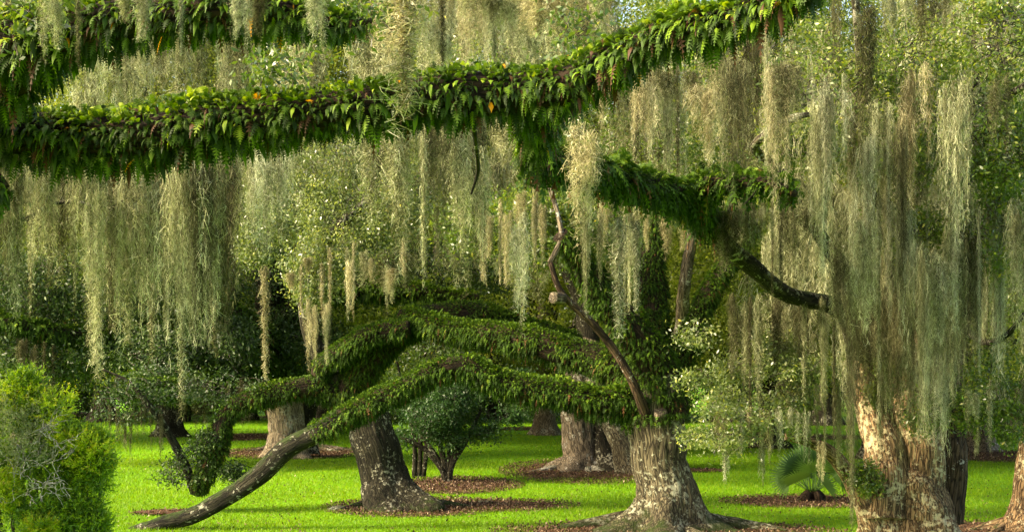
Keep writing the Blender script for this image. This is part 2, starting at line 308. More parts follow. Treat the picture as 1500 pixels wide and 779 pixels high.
# ------------------------------------------------------------------ leaves and crowns
def leaves(P, size, tint, up=0.5, asp=0.42, g=rng, base=None):
    n = len(P); a = unit(g.normal(size=(n, 3)) + np.array([0, 0, -0.15]))
    nr = unit(g.normal(size=(n, 3)) * 0.8 + np.array([0, 0, up])); b = unit(np.cross(nr, a)); nr = np.cross(a, b)
    s = (size * (0.6 + 0.8 * g.random(n)))[:, None]
    V = np.stack([P, P + a * s * 0.5 + b * s * asp * 0.5 + nr * s * 0.08, P + a * s, P + a * s * 0.5 - b * s * asp * 0.5 + nr * s * 0.08], 1)
    F = np.arange(n * 4).reshape(n, 4)
    return V.reshape(-1, 3), F, np.repeat(tint, 4)
def crown(lobes, ncl, nlf, crad, size, seed=0, up=0.5, gap=0.42, shell=0.5, tint0=0.5, tvar=0.22, flat=0.75, asp=0.42):
    """foliage: leaf sprays scattered in ellipsoid lobes (centre, radii), with noise-cut gaps; returns leaf mesh data and spray centres"""
    g = np.random.default_rng(seed); Cs, Ls = [], []
    for c, r in lobes:
        c = np.asarray(c, float); r = np.asarray(r, float) * np.ones(3)
        m = int(ncl * 2.2); u = rdir(m, g) * (shell + (1 - shell) * g.random((m, 1))) ** 0.6
        p = c + u * r * (0.8 + 0.5 * fbm(u * 1.8 + seed + c * 0.1, 2))[:, None]
        ok = noise(p * (1.6 / max(crad * 2.5, 0.5)) + seed * 3.3) > gap
        p = p[ok][:ncl]; Cs.append(p); Ls.append(np.repeat(c[None], len(p), 0))
    Cs, Ls = np.concatenate(Cs), np.concatenate(Ls); k = len(Cs)
    cnt = nlf
    off = g.normal(size=(k, cnt, 3)) * crad * np.array([1, 1, flat]) * (0.5 + g.random((k, 1, 1)))
    P = (Cs[:, None] + off).reshape(-1, 3)
    tc = tint0 + tvar * g.normal(size=k); tint = np.clip(np.repeat(tc, cnt) + 0.12 * g.normal(size=k * cnt), 0.02, 0.93)
    tint[g.random(len(tint)) < 0.004] = 1.0
    return leaves(P, size, tint, up, asp, g), Cs, Ls
def twigs(A, B, r0, r1, g=rng, sag=0.12):
    """thin crooked three-sided twigs from A to B"""
    n = len(A); S = 5; t = np.linspace(0, 1, S)[None, :, None]
    P = A[:, None] * (1 - t) + B[:, None] * t
    ln = np.linalg.norm(B - A, axis=1)[:, None, None]
    P = P + g.normal(size=(n, S, 3)) * ln * 0.05 * np.sin(np.pi * t) + np.array([0, 0, 1.0]) * ln * sag * np.sin(np.pi * t)
    d = unit(B - A); a = unit(np.cross(d, np.array([0.3, 0.2, 1.0]))); b = np.cross(d, a)
    rad = (r0 + (r1 - r0) * t)
    an = np.arange(3) * 2 * np.pi / 3
    V = P[:, :, None] + rad[:, :, None] * (np.cos(an)[None, None, :, None] * a[:, None, None] + np.sin(an)[None, None, :, None] * b[:, None, None])
    i = np.arange(S - 1)[:, None] * 3; j = np.arange(3)[None]; j2 = (j + 1) % 3
    f = np.stack([i + j, i + j2, i + 3 + j2, i + 3 + j], -1).reshape(-1, 4)
    F = (np.arange(n)[:, None, None] * (S * 3) + f[None]).reshape(-1, 4)
    return V.reshape(-1, 3), F, np.zeros(n * S * 3)
def add_crown(parent, lobes, mat, ncl, nlf, crad, size, seed, tw=0.35, twr=0.012, name='crown', **k):
    (V, F, T), Cs, Ls = crown(lobes, ncl, nlf, crad, size, seed, **k)
    nl = len(F)
    if tw > 0:
        g = np.random.default_rng(seed + 5); q = g.random(len(Cs)) < tw
        A = Ls[q] * 0.55 + Cs[q] * 0.45 + g.normal(size=(q.sum(), 3)) * crad
        V, F, T = merge([(V, F, T), twigs(A, Cs[q] + g.normal(size=(q.sum(), 3)) * crad * 0.4, twr, twr * 0.35, g)])
    me = mesh(name, V, F, tint=T, bk=V if tw > 0 else None); o = link(name, me, mat, parent)
    if tw > 0:
        me.materials.append(M['twig']); mi = np.zeros(len(me.polygons), np.int32); mi[nl:] = 1; me.polygons.foreach_set('material_index', mi)
    return o
def lobe_px(px, py, Y, rx, ry, rz=None):
    k = Y / F_PX; return (W(px, py, Y), (rx * k, (rz if rz else rx * k * 0.8), ry * k))

# ================================================================== SETTING
def sheet(name, x0, x1, y0, y1, nx, ny, fz, mat):
    x = np.linspace(x0, x1, nx); y = np.linspace(y0, y1, ny); X, Y = np.meshgrid(x, y)
    V = np.stack([X, Y, fz(X, Y)], -1).reshape(-1, 3)
    a = np.arange(ny - 1)[:, None] * nx; j = np.arange(nx - 1)[None]
    F = np.stack([a + j, a + j + 1, a + nx + j + 1, a + nx + j], -1).reshape(-1, 4)
    return link(name, mesh(name, V, F, smooth=True), mat)
gz = lambda X, Y: 0.10 * (noise(np.stack([X * 0.12, Y * 0.12, 0 * X], -1)) - 0.5) * np.clip((Y - 20) / 20, 0, 1)
GZ = lambda X, Y: float(gz(np.array([X]), np.array([Y]))[0])
ground = tag(sheet('ground', -400, 400, -20, 600, 161, 125, lambda X, Y: 0 * X - 0.06, M['lawn']), kind='structure')
lawn = tag(sheet('lawn', -60, 60, 18, 160, 241, 285, lambda X, Y: gz(X, Y), M['lawn']), kind='structure')

# leaf-litter beds: (px, py, half-width px, half-height px)
BEDS = [(605, 743, 118, 13), (735, 741, 100, 8), (668, 711, 88, 12), (850, 688, 105, 17), (980, 778, 230, 14), (430, 663, 100, 8), (1180, 733, 110, 9),
        (360, 640, 60, 5), (760, 628, 45, 2.2), (1120, 640, 130, 5), (1440, 667, 80, 9), (60, 608, 90, 5), (1480, 775, 160, 10), (470, 610, 80, 3.5), (1020, 690, 40, 2.5), (240, 752, 45, 4)]
def in_bed(X, Y, k=1.0):
    py = HY + CAM_H * F_PX / Y; px = CX + X * F_PX / Y
    wob = 0.9 * (fbm(np.stack([X * 0.9, Y * 0.55, 0 * X], -1), 4) - 0.5)
    m = np.zeros(X.shape, bool)
    for a, b, w, h in BEDS: m |= ((px - a) / w) ** 2 + ((py - b) / h) ** 2 < (k + wob)
    return m
def beds():
    parts = []; g = np.random.default_rng(3)
    Vs = []
    for i, (a, b, w, h) in enumerate(BEDS):
        c = G(a, b); rx = w * c[1] / F_PX; ry = h * c[1] ** 2 / (CAM_H * F_PX)
        th = np.linspace(0, 2 * np.pi, 72, endpoint=False); ring = []
        for q in np.linspace(0.06, 1, 9):
            rr = q * (0.92 + 0.5 * (fbm(np.stack([np.cos(th) * 2.2 + i, np.sin(th) * 2.2, 0 * th], -1), 4) - 0.5))
            x, y = c[0] + np.cos(th) * rx * rr, c[1] + np.sin(th) * ry * rr
            ring.append(np.stack([x, y, gz(x, y) + 0.022 * (1 - q) + 0.003 * i + 0.006], -1))
        V = np.concatenate(ring + [c[None] + np.array([0, 0, GZ(c[0], c[1]) + 0.03 + 0.003 * i])]); nr = len(ring)
        k = np.arange(nr - 1)[:, None] * 72; j = np.arange(72)[None]; j2 = (j + 1) % 72
        F = [np.stack([k + j, k + j2, k + 72 + j2, k + 72 + j], -1).reshape(-1, 4), np.stack([np.arange(72), np.full(72, len(V) - 1), (np.arange(72) + 1) % 72], -1)[:, ::-1]]
        o = link('mulch_bed', mesh('mulch_bed', V, F, smooth=True), M['mulch']); tag(o, kind='structure')
        n = int(min(14000, rx * ry * 3.1 * 380)); rad = g.random(n) ** 0.6 * 1.15; t = g.random(n) * 2 * np.pi
        x = c[0] + rx * rad * np.cos(t); y = c[1] + ry * rad * np.sin(t); Vs.append(np.stack([x, y, gz(x, y) + 0.03 + 0.03 * g.random(n)], -1))
    n = 5200; y = 1 / (1 / 32 - (1 / 32 - 1 / 80) * g.random(n)); x = (-60 + 1600 * g.random(n) - CX) * y / F_PX; q = fbm(np.stack([x * 0.25, y * 0.15, 0 * x], -1), 3) > 0.47; x, y = x[q], y[q]
    Vs.append(np.stack([x, y, gz(x, y) + 0.055], -1))
    P = np.concatenate(Vs); V, F, T = leaves(P, 0.075, np.clip(0.5 + 0.28 * g.normal(size=len(P)), 0, 1), up=1.6, asp=0.5, g=g)
    tag(link('fallen_leaves', mesh('fallen_leaves', V, F, tint=T), M['litter']), 'brown fallen leaves littering the mulch beds', 'leaf litter', kind='stuff')
beds()
def grass(n, y0, y1, name, hgt, wid, seed):
    g = np.random.default_rng(seed)
    Y = 1 / (1 / y0 + (1 / y1 - 1 / y0) * g.random(n)); px = -60 + 1620 * g.random(n); X = (px - CX) * Y / F_PX
    ok = ~(in_bed(X, Y, 0.75) & (g.random(n) < 0.90)) & (noise(np.stack([X * 1.3, Y * 1.3, 0 * X], -1)) + 0.5 * g.random(n) > 0.22); X, Y = X[ok], Y[ok]; n = len(X)
    z = gz(X, Y); s = np.sqrt(Y / y0); h = hgt * s * (0.5 + 0.9 * g.random(n)) * (0.7 + 0.6 * noise(np.stack([X * 0.5, Y * 0.5, 0 * X], -1)))
    a = g.random(n) * 2 * np.pi; w = wid * s
    lean = g.normal(size=(n, 2)) * 0.45 * h[:, None]
    P = np.stack([X, Y, z - 0.01], -1); dx = np.stack([np.cos(a) * w, np.sin(a) * w, 0 * a], -1)
    V = np.stack([P - dx, P + dx, P + np.stack([lean[:, 0], lean[:, 1], h], -1)], 1).reshape(-1, 3)
    tint = np.clip(0.25 + 0.55 * fbm(np.stack([X * 0.35, Y * 0.2, 0 * X], -1), 4) + 0.2 * g.normal(size=n), 0, 1)
    return V, np.arange(3 * n).reshape(n, 3), np.repeat(tint, 3)
V, F, T = merge([grass(230000, 30, 60, '', 0.075, 0.010, 1), grass(130000, 55, 150, '', 0.09, 0.016, 2)])
tag(link('grass', mesh('grass', V, F, tint=T), M['grass']), 'short bright green lawn grass between the oaks', 'grass', kind='stuff')

# ================================================================== OAKS
def roots(parent, c, specs, mat, seed, mossh=0.25):
    """surface roots: (angle deg, length, radius)"""
    g = np.random.default_rng(seed)
    for a, ln, r in specs:
        a = R(a); d = np.array([math.cos(a), math.sin(a), 0]); s = np.array([-d[1], d[0], 0]); pts, rad = [], []
        for t in np.linspace(0, 1, 6):
            p = c + d * (0.3 + ln * t) + s * ln * 0.10 * math.sin(5 * t + a * 3)
            p[2] = GZ(p[0], p[1]) + r * (0.55 - 1.2 * t) + 0.16 * (1 - t) ** 3; pts.append(p); rad.append(r * (0.95 - 0.65 * t))
        Tube(pts, rad, nth=14, step=0.12, seed=seed + a, gnarl=0.25, amp=0.012).link('root', mat, parent, moss=0.3, mossh=mossh)

# ---- the central oak
c0 = G(975, 772)
OAK = thing('oak_tree', c0, 'fern covered oak in the middle with flaring mossy base and long sagging limbs', 'tree')
tr = TB([(977, 792, 33.3), (974, 740, 33.3), (970, 690, 33.3), (966, 640, 33.3), (962, 600, 33.3), (962, 570, 33.3), (958, 545, 33.3)], [44, 41, 39, 40, 41, 40, 30], nth=110, step=0.045, flare=(1.7, 0.42, 5), seed=2, amp=0.035, gnarl=0.09)
tr.link('trunk', M['bark'], OAK, mossh=0.8)
roots(OAK, c0, [(183, 3.6, 0.30), (212, 2.8, 0.26), (245, 2.2, 0.24), (295, 2.2, 0.26), (345, 3.8, 0.30), (20, 2.8, 0.22), (150, 2.9, 0.24), (268, 1.8, 0.22), (322, 2.6, 0.22)], M['bark'], 4)
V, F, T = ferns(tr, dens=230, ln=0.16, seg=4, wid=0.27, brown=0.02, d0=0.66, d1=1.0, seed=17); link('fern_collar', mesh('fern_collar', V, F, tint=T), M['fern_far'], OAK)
kn = Tube([W(966, 612, 32.75), W(966, 601, 32.55)], [0.20, 0.14], nth=18, step=0.05, gnarl=0.35, seed=9); kn.link('bark_knot', M['bark_grey'], OAK)
def limb(parent, pp, rp, mat='core', fern=None, name='limb', moss=0.3, **k):
    t = TB(pp, rp, **dict(dict(nth=22, step=0.12, gnarl=0.16, amp=0.015), **k))
    o = t.link(name, M[mat], parent, moss=moss)
    if fern:
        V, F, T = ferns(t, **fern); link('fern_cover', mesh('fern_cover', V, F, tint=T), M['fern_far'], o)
    return t
FR = dict(dens=1250, ln=0.135, seg=5, wid=0.27, brown=0.02)
low = limb(OAK, [(965, 585, 33.3), (930, 588, 33.1), (880, 592, 33), (820, 578, 33), (760, 570, 33), (715, 553, 33), (680, 537, 33), (640, 545, 33), (600, 566, 33), (550, 590, 33), (500, 615, 33)],
           [24, 22, 19, 17, 17, 15, 14, 14, 14, 14, 14], fern=dict(FR, seed=11))
limb(OAK, [(500, 615, 33), (470, 632, 33), (435, 650, 33), (408, 666, 33), (380, 694, 33), (345, 722, 33), (300, 746, 33), (250, 764, 33.1), (205, 778, 33.3), (150, 792, 33.6)],
     [13, 14, 14, 15, 13.5, 12.5, 12, 11, 10, 7], mat='bark_dark', moss=0.55, amp=0.02, nth=40, step=0.06)  # shade on this bare stretch is put into the darker bark colour
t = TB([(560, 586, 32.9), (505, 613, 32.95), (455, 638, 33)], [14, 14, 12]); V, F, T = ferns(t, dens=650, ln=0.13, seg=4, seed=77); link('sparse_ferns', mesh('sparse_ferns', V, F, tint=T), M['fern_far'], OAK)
limb(OAK, [(962, 590, 33.4), (935, 560, 33.8), (890, 535, 34.2), (840, 520, 34.6), (790, 505, 35), (740, 495, 35.4), (690, 488, 36), (640, 478, 36.5), (590, 462, 37)], [26, 26, 22, 20, 20, 18, 16, 15, 10], fern=dict(FR, seed=12))
limb(OAK, [(975, 610, 33.3), (968, 575, 33.2), (950, 530, 33.0), (915, 478, 32.8), (880, 430, 32.6), (850, 385, 32.4), (820, 345, 32)], [40, 36, 29, 24, 20, 16, 12], fern=dict(FR, seed=13, dens=900))
limb(OAK, [(958, 640, 33.05), (939, 588, 32.5), (920, 548, 32.3), (896, 508, 32.2), (866, 472, 32), (838, 446, 31.9), (818, 420, 31.8), (806, 385, 31.8)], [8, 7, 6, 5.5, 5, 4.5, 4, 3.5], mat='bark_brown', moss=0.0, name='bare_limb')
limb(OAK, [(806, 385, 31.8), (822, 350, 31.9), (818, 318, 32), (804, 270, 32.2), (795, 220, 32.4)], [4, 3.5, 3.5, 3, 2], mat='bark_grey', moss=0.0, name='bare_limb')
limb(OAK, [(826, 438, 31.85), (812, 436, 31.6)], [9, 8], mat='bark_grey', name='broken_stub', step=0.04)
limb(OAK, [(966, 570, 33.8), (958, 520, 34.1), (953, 460, 34.3), (953, 400, 34.4), (958, 340, 34.6), (965, 260, 35)], [26, 22, 21, 20, 15, 10], fern=dict(FR, seed=14))
limb(OAK, [(980, 580, 33.6), (998, 530, 33.8), (1015, 480, 34), (1035, 435, 34.2), (1065, 390, 34.6), (1105, 330, 35)], [20, 16, 15, 13, 11, 8], fern=dict(FR, seed=15))
add_crown(OAK, [lobe_px(790, 335, 33, 60, 60), lobe_px(840, 350, 33, 50, 50), lobe_px(700, 330, 34, 55, 40), lobe_px(930, 180, 35, 130, 90), lobe_px(1080, 230, 35, 100, 90), lobe_px(830, 60, 35, 200, 70), lobe_px(960, -120, 34, 330, 110), lobe_px(1190, 10, 37, 90, 50), lobe_px(1240, -60, 36, 140, 50)], M['leaf'], 160, 26, 0.24, 0.11, 21, gap=0.45)

# ---- the leaning oak, middle left
c1 = G(572, 743)
LEAN = thing('oak_tree', c1, 'dark leaning oak with lichen speckled trunk beside the round small tree', 'tree')
t = TB([(585, 760, 38.3), (577, 735, 38.3), (562, 690, 38.3), (550, 650, 38.2), (535, 610, 38.2), (512, 575, 38.1), (490, 550, 38)], [42, 37, 33, 32, 31, 28, 22], nth=90, step=0.05, flare=(0.85, 0.5, 4), seed=5, amp=0.04, gnarl=0.12)
t.link('trunk', M['bark_dark'], LEAN, mossh=0.45)
roots(LEAN, c1, [(-5, 3.2, 0.2), (15, 2.4, 0.16), (190, 1.6, 0.18), (235, 1.2, 0.16), (300, 1.2, 0.15), (-25, 2.0, 0.15)], M['bark_dark'], 14)
limb(LEAN, [(515, 600, 38.1), (520, 555, 37.8), (552, 512, 37.4), (600, 478, 37.4), (660, 462, 37.8), (730, 470, 38.2), (800, 490, 38.6), (850, 500, 39)], [24, 24, 20, 20, 19, 16, 14, 9], fern=dict(FR, seed=31))
limb(LEAN, [(520, 590, 38), (480, 572, 37.8), (435, 570, 37.6), (395, 578, 37.5), (350, 594, 37.4), (326, 618, 37.4), (316, 655, 37.3), (303, 690, 37.3), (290, 722, 37.5)], [20, 18, 14, 13, 12, 12, 13, 13, 9], fern=dict(FR, seed=32))
limb(LEAN, [(500, 570, 38), (470, 545, 37.6), (500, 515, 37), (540, 492, 36.6), (600, 480, 36.4)], [16, 13, 13, 13, 10], fern=dict(FR, seed=33))
limb(LEAN, [(285, 722, 37.8), (275, 690, 37.6), (258, 655, 37.4), (238, 620, 37.2), (215, 590, 37), (190, 560, 37), (150, 540, 37)], [5, 6, 6, 5, 4, 2.5, 0.8], mat='bark_dark', name='bare_limb')
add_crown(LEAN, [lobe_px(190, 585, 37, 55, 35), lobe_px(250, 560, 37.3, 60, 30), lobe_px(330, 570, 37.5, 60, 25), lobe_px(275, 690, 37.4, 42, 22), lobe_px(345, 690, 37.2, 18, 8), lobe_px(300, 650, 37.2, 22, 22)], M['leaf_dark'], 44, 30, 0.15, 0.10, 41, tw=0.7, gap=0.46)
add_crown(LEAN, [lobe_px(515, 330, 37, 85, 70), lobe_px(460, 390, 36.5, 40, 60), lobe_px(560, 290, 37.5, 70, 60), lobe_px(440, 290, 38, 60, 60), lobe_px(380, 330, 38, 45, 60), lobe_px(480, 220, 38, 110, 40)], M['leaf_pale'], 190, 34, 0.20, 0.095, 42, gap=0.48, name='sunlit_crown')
limb(LEAN, [(490, 560, 38), (450, 480, 37.6), (452, 400, 37.2), (490, 340, 37), (540, 290, 37), (560, 220, 37)], [14, 11, 9, 8, 6, 4], mat='bark_dark', name='bare_limb')

# ---- the big shaded oak, far left
c2 = G(420, 660)
BIG = thing('oak_tree', c2, 'massive shaded oak far left with pale straight trunk under dark spreading limbs', 'tree')
t = TB([(420, 672, 62), (420, 640, 62), (417, 605, 62), (410, 560, 62), (402, 510, 62), (395, 460, 62)], [28, 26, 25, 26, 28, 24], nth=80, step=0.08, flare=(0.6, 0.4, 5), seed=6, amp=0.05); t.link('trunk', M['bark_lit'], BIG)
roots(BIG, c2, [(200, 2.5, 0.3), (250, 1.8, 0.3), (300, 1.8, 0.28), (350, 3.5, 0.3), (15, 5.0, 0.28)], M['bark_grey'], 24)
t = TB([(448, 662, 62.8), (447, 620, 62.8), (450, 570, 62.8), (455, 500, 63)], [13, 12, 12, 10], nth=40, flare=(0.8, 0.5, 4), seed=16); t.link('trunk', M['bark_dark'], BIG)
limb(BIG, [(404, 530, 62), (385, 500, 60), (350, 472, 58), (310, 448, 56), (270, 420, 54), (200, 370, 52)], [22, 20, 19, 17, 13, 9], mat='core', fern=dict(FR, dens=300, ln=0.26, seed=51))
limb(BIG, [(408, 560, 62), (375, 530, 59), (330, 545, 56), (285, 565, 54), (230, 570, 52), (170, 560, 51)], [18, 16, 14, 12, 11, 8], fern=dict(FR, dens=420, ln=0.26, seed=52))
limb(BIG, [(390, 500, 62), (300, 480, 60), (200, 490, 57), (110, 492, 55), (40, 478, 54), (-40, 460, 54)], [22, 16, 12, 11, 10, 8], fern=dict(FR, dens=420, ln=0.26, seed=53))
limb(BIG, [(400, 480, 62), (450, 440, 61), (520, 420, 60), (610, 430, 60), (700, 440, 60)], [22, 18, 15, 12, 8], fern=dict(FR, dens=300, ln=0.26, seed=54))
limb(BIG, [(395, 480, 62), (390, 400, 61), (350, 320, 60), (320, 240, 60)], [24, 20, 14, 8], mat='bark_dark')
add_crown(BIG, [lobe_px(360, 400, 62, 110, 60), lobe_px(250, 420, 58, 110, 50), lobe_px(120, 420, 57, 120, 60), lobe_px(20, 440, 56, 90, 60), lobe_px(500, 400, 62, 110, 50), lobe_px(640, 400, 63, 110, 50),
                lobe_px(330, 510, 56, 60, 40), lobe_px(230, 520, 55, 70, 35), lobe_px(90, 520, 56, 90, 35), lobe_px(450, 500, 61, 60, 50)], M['leaf_dark'], 290, 30, 0.40, 0.17, 55, tw=0.3, twr=0.025, gap=0.44)  # shade under the canopy is put into this darker leaf colour
add_crown(BIG, [lobe_px(300, 250, 62, 200, 90), lobe_px(120, 270, 60, 160, 80), lobe_px(430, 160, 63, 160, 90), lobe_px(200, 100, 62, 240, 100), lobe_px(560, 220, 64, 140, 90)], M['leaf_bg'], 380, 30, 0.45, 0.16, 56, tw=0.2, twr=0.02, gap=0.42, name='sunlit_crown')  # same oak's leaves, with sunlight put into the paler colour

# ---- the pale-rooted oak behind the central one
c3 = G(858, 688)
PALE = thing('oak_tree', c3, 'oak with knotted pale roots and split trunk standing behind the central oak', 'tree')
t = TB([(856, 700, 54), (856, 670, 54), (852, 640, 54), (848, 600, 54), (852, 560, 54), (870, 500, 54)], [33, 27, 26, 27, 26, 18], nth=80, step=0.07, flare=(0.9, 0.4, 5), seed=3, amp=0.06); t.link('trunk', M['bark_grey'], PALE)
t = TB([(893, 694, 53.6), (887, 660, 53.6), (879, 630, 53.8), (868, 595, 54)], [22, 17, 15, 13], nth=50, step=0.07, flare=(0.9, 0.4, 4), seed=4, amp=0.03); t.link('trunk', M['bark_dark'], PALE)  # right stem: shaded side of the oak, painted in as darker bark
t = TB([(935, 700, 52), (918, 672, 52), (908, 640, 52.2), (893, 615, 52.6), (870, 595, 53)], [24, 18, 15, 12, 11], nth=40, step=0.07, flare=(0.5, 0.4, 4), seed=7, amp=0.03); t.link('trunk', M['bark'], PALE)
roots(PALE, c3, [(195, 3.2, 0.2), (230, 2.0, 0.2), (280, 1.6, 0.22), (330, 3.0, 0.2), (350, 3.6, 0.2), (305, 2.2, 0.2)], barkmat('pale_root_bark', (0.08, 0.075, 0.055), (0.26, 0.25, 0.19), lich=0.55), 34, mossh=0.02)
limb(PALE, [(868, 560, 54), (930, 540, 52), (985, 525, 50), (1000, 480, 49), (1003, 430, 48), (1010, 370, 48), (1025, 280, 48)], [22, 17, 12, 10, 9, 8, 5], mat='bark_grey', name='limb', moss=0)
limb(PALE, [(865, 520, 54), (850, 430, 55), (800, 340, 56), (760, 230, 57)], [18, 15, 10, 6], mat='bark_dark')
add_crown(PALE, [lobe_px(700, 250, 57, 130, 90), lobe_px(830, 230, 57, 120, 100), lobe_px(960, 300, 55, 110, 90), lobe_px(760, 90, 57, 200, 100), lobe_px(980, 120, 57, 160, 120), lobe_px(1060, 380, 54, 90, 80)], M['leaf_bg'], 380, 30, 0.42, 0.15, 61, tw=0.25, twr=0.02, gap=0.44)

# ---- the big tan oak on the right
c4 = np.array([(1332 - CX) * 30 / F_PX, 30.0, 0.0])
TAN = thing('oak_tree', c4, 'thick fluted tan oak on the right veiled by hanging moss', 'tree')
def lob(th, d):
    a = 0.80 + 0.26 * np.abs(np.cos(1.5 * th + 0.55 + 0.12 * d)) ** 0.7 + 0.05 * np.cos(5 * th + d)
    return a
t = TB([(1336, 830, 30), (1334, 790, 30), (1332, 740, 30), (1330, 700, 30), (1328, 665, 30)], [70, 67, 62, 46, 12], nth=150, step=0.04, flare=(0.35, 0.35, 6), lobes=lob, seed=8, amp=0.055, gnarl=0.10); t.link('trunk', M['bark_warm'], TAN, moss=0)
t = TB([(1300, 760, 29.6), (1296, 700, 29.7), (1290, 650, 29.9), (1276, 605, 30), (1266, 560, 30), (1272, 500, 29.6), (1262, 460, 29)], [36, 33, 28, 21, 17, 18, 20], nth=70, step=0.05, seed=18, amp=0.035); t.link('trunk', M['bark_warm'], TAN)
t = TB([(1345, 740, 29.8), (1345, 680, 29.9), (1340, 620, 30), (1335, 550, 30), (1345, 470, 30.2), (1370, 380, 30.5)], [36, 36, 30, 26, 22, 16], nth=70, step=0.05, seed=28, amp=0.035); t.link('trunk', M['bark_warm'], TAN)
t = TB([(1388, 760, 30.2), (1390, 690, 30.2), (1392, 640, 30.3), (1390, 570, 30.5), (1400, 480, 31), (1430, 380, 31)], [26, 25, 20, 18, 16, 12], nth=70, step=0.05, seed=38, amp=0.035); t.link('trunk', M['bark_brown'], TAN)  # shadowed right side of the trunk: shade put into the browner bark
t = TB([(1285, 775, 29.6), (1262, 725, 29.5), (1240, 690, 29.4), (1218, 665, 29.2), (1195, 650, 29), (1150, 640, 28.8)], [22, 15, 12, 10, 8, 5], nth=36, step=0.05, seed=48, amp=0.02); t.link('limb', M['bark_warm'], TAN)
limb(TAN, [(1275, 510, 29.6), (1245, 462, 28.5), (1215, 447, 27.5), (1170, 437, 26.5), (1130, 418, 26), (1098, 388, 25.4), (1065, 360, 24.6), (1038, 326, 24)], [24, 20, 12, 11, 12, 13, 13, 14], mat='bark_dark', moss=0.5, nth=30, step=0.07)
frame_limb = limb(TAN, [(1045, 335, 24.1), (1020, 300, 23.4), (985, 285, 22.6), (930, 268, 21.6), (880, 250, 20.6), (830, 236, 19.6), (775, 228, 18.6)], [14, 14, 14, 14, 12, 12, 8], fern=dict(dens=700, ln=0.24, seg=5, seed=71, brown=0.03, under=0.9))
limb(TAN, [(1020, 300, 23.4), (1035, 272, 22.8), (1075, 268, 22.2), (1130, 270, 21.6), (1165, 285, 21.2)], [13, 12, 10, 8, 4], fern=dict(dens=650, ln=0.24, seg=5, seed=72, brown=0.03, lift=0.2))
limb(TAN, [(1262, 470, 29), (1240, 400, 28), (1215, 370, 27.5), (1190, 330, 27), (1160, 300, 26.5), (1120, 260, 26)], [16, 12, 10, 9, 7, 4], mat='bark_dark')
limb(TAN, [(1190, 330, 27), (1130, 240, 25), (1105, 215, 24), (1130, 190, 23.5), (1165, 172, 23), (1185, 168, 23)], [7, 6, 6, 6, 5, 3], mat='bark', name='limb')
limb(TAN, [(1370, 390, 30.5), (1400, 300, 29), (1430, 230, 27), (1455, 170, 25), (1480, 140, 24), (1530, 110, 23)], [14, 10, 7, 5, 5, 4], mat='bark_dark')
limb(TAN, [(1395, 470, 31), (1430, 495, 29), (1450, 502, 28), (1475, 490, 27), (1500, 460, 26.5)], [7, 5, 4, 4, 3], mat='bark_dark')
limb(TAN, [(1320, 480, 30), (1300, 380, 29), (1270, 250, 27), (1262, 120, 25), (1255, 20, 24), (1240, -60, 24)], [14, 10, 7, 6, 5, 4], mat='bark_dark')
for pp in ([(1530, 40, 25.5), (1450, 85, 25), (1420, 138, 24.5), (1385, 172, 24.5)], [(1150, 250, 23), (1125, 262, 22), (1090, 300, 21.5)]):
    TB(pp, np.linspace(3.4, 0.8, len(pp)), nth=10, step=0.1, gnarl=0.3, amp=0.006, seed=pp[0][0]).link('bare_limb', M['bark_dark'], TAN, moss=0.2)
add_crown(TAN, [lobe_px(1230, 140, 25, 110, 70), lobe_px(1320, 90, 25, 100, 60), lobe_px(1400, 180, 25, 100, 90), lobe_px(1470, 60, 24, 70, 70), lobe_px(1460, 330, 26, 60, 70), lobe_px(1180, 210, 24, 50, 30), lobe_px(1100, 60, 26, 120, 60), lobe_px(1300, 230, 26, 110, 40), lobe_px(1470, 220, 25, 50, 60), lobe_px(1330, 340, 26, 50, 30), lobe_px(1330, -90, 26, 260, 80)], M['leaf'], 150, 26, 0.17, 0.088, 73, tw=0.7, twr=0.012, gap=0.45, tint0=0.64)
g = np.random.default_rng(741)
add_crown(TAN, [lobe_px(1015 + 190 * u, 450 + (215 - 130 * max(0, u - 0.45)) * g.random() ** 0.8, 26.5 + 2 * g.random(), 18 + 18 * g.random(), 9 + 12 * g.random()) for u in g.random(21)], M['leaf_pale'], 26, 26, 0.13, 0.082, 74, tw=0.9, twr=0.008, gap=0.42, tint0=0.5, name='low_foliage')
add_crown(TAN, [lobe_px(1455, 560, 27, 50, 50), lobe_px(1420, 600, 27, 25, 30), lobe_px(1355, 610, 28, 26, 35), lobe_px(1480, 620, 27, 30, 30), lobe_px(1290, 560, 28.6, 18, 30), lobe_px(1268, 700, 29, 16, 22)], M['leaf'], 90, 20, 0.12, 0.085, 75, tw=0.5, twr=0.008, gap=0.42, name='low_foliage')

# ---- the oak at the right edge
c5 = np.array([(1503 - CX) * 33 / F_PX, 33.0, 0.0])
EDGE = thing('oak_tree', c5, 'pale oak at the right edge with a curved trunk and long surface root', 'tree')
t = TB([(1500, 785, 33), (1502, 750, 33), (1506, 700, 33), (1514, 650, 33), (1524, 600, 33), (1535, 540, 33), (1545, 460, 33)], [26, 22, 20, 20, 20, 18, 16], nth=80, step=0.05, flare=(1.3, 0.3, 5), seed=10, amp=0.03); t.link('trunk', M['bark_warm'], EDGE, moss=0)
roots(EDGE, c5, [(185, 2.0, 0.17), (200, 1.6, 0.17), (240, 1.2, 0.15), (300, 1.4, 0.15)], M['bark_warm'], 44)
add_crown(EDGE, [lobe_px(1500, 400, 33, 60, 80), lobe_px(1480, 230, 33, 80, 80), lobe_px(1540, 120, 33, 100, 100)], M['leaf'], 200, 26, 0.22, 0.10, 76, tint0=0.66)

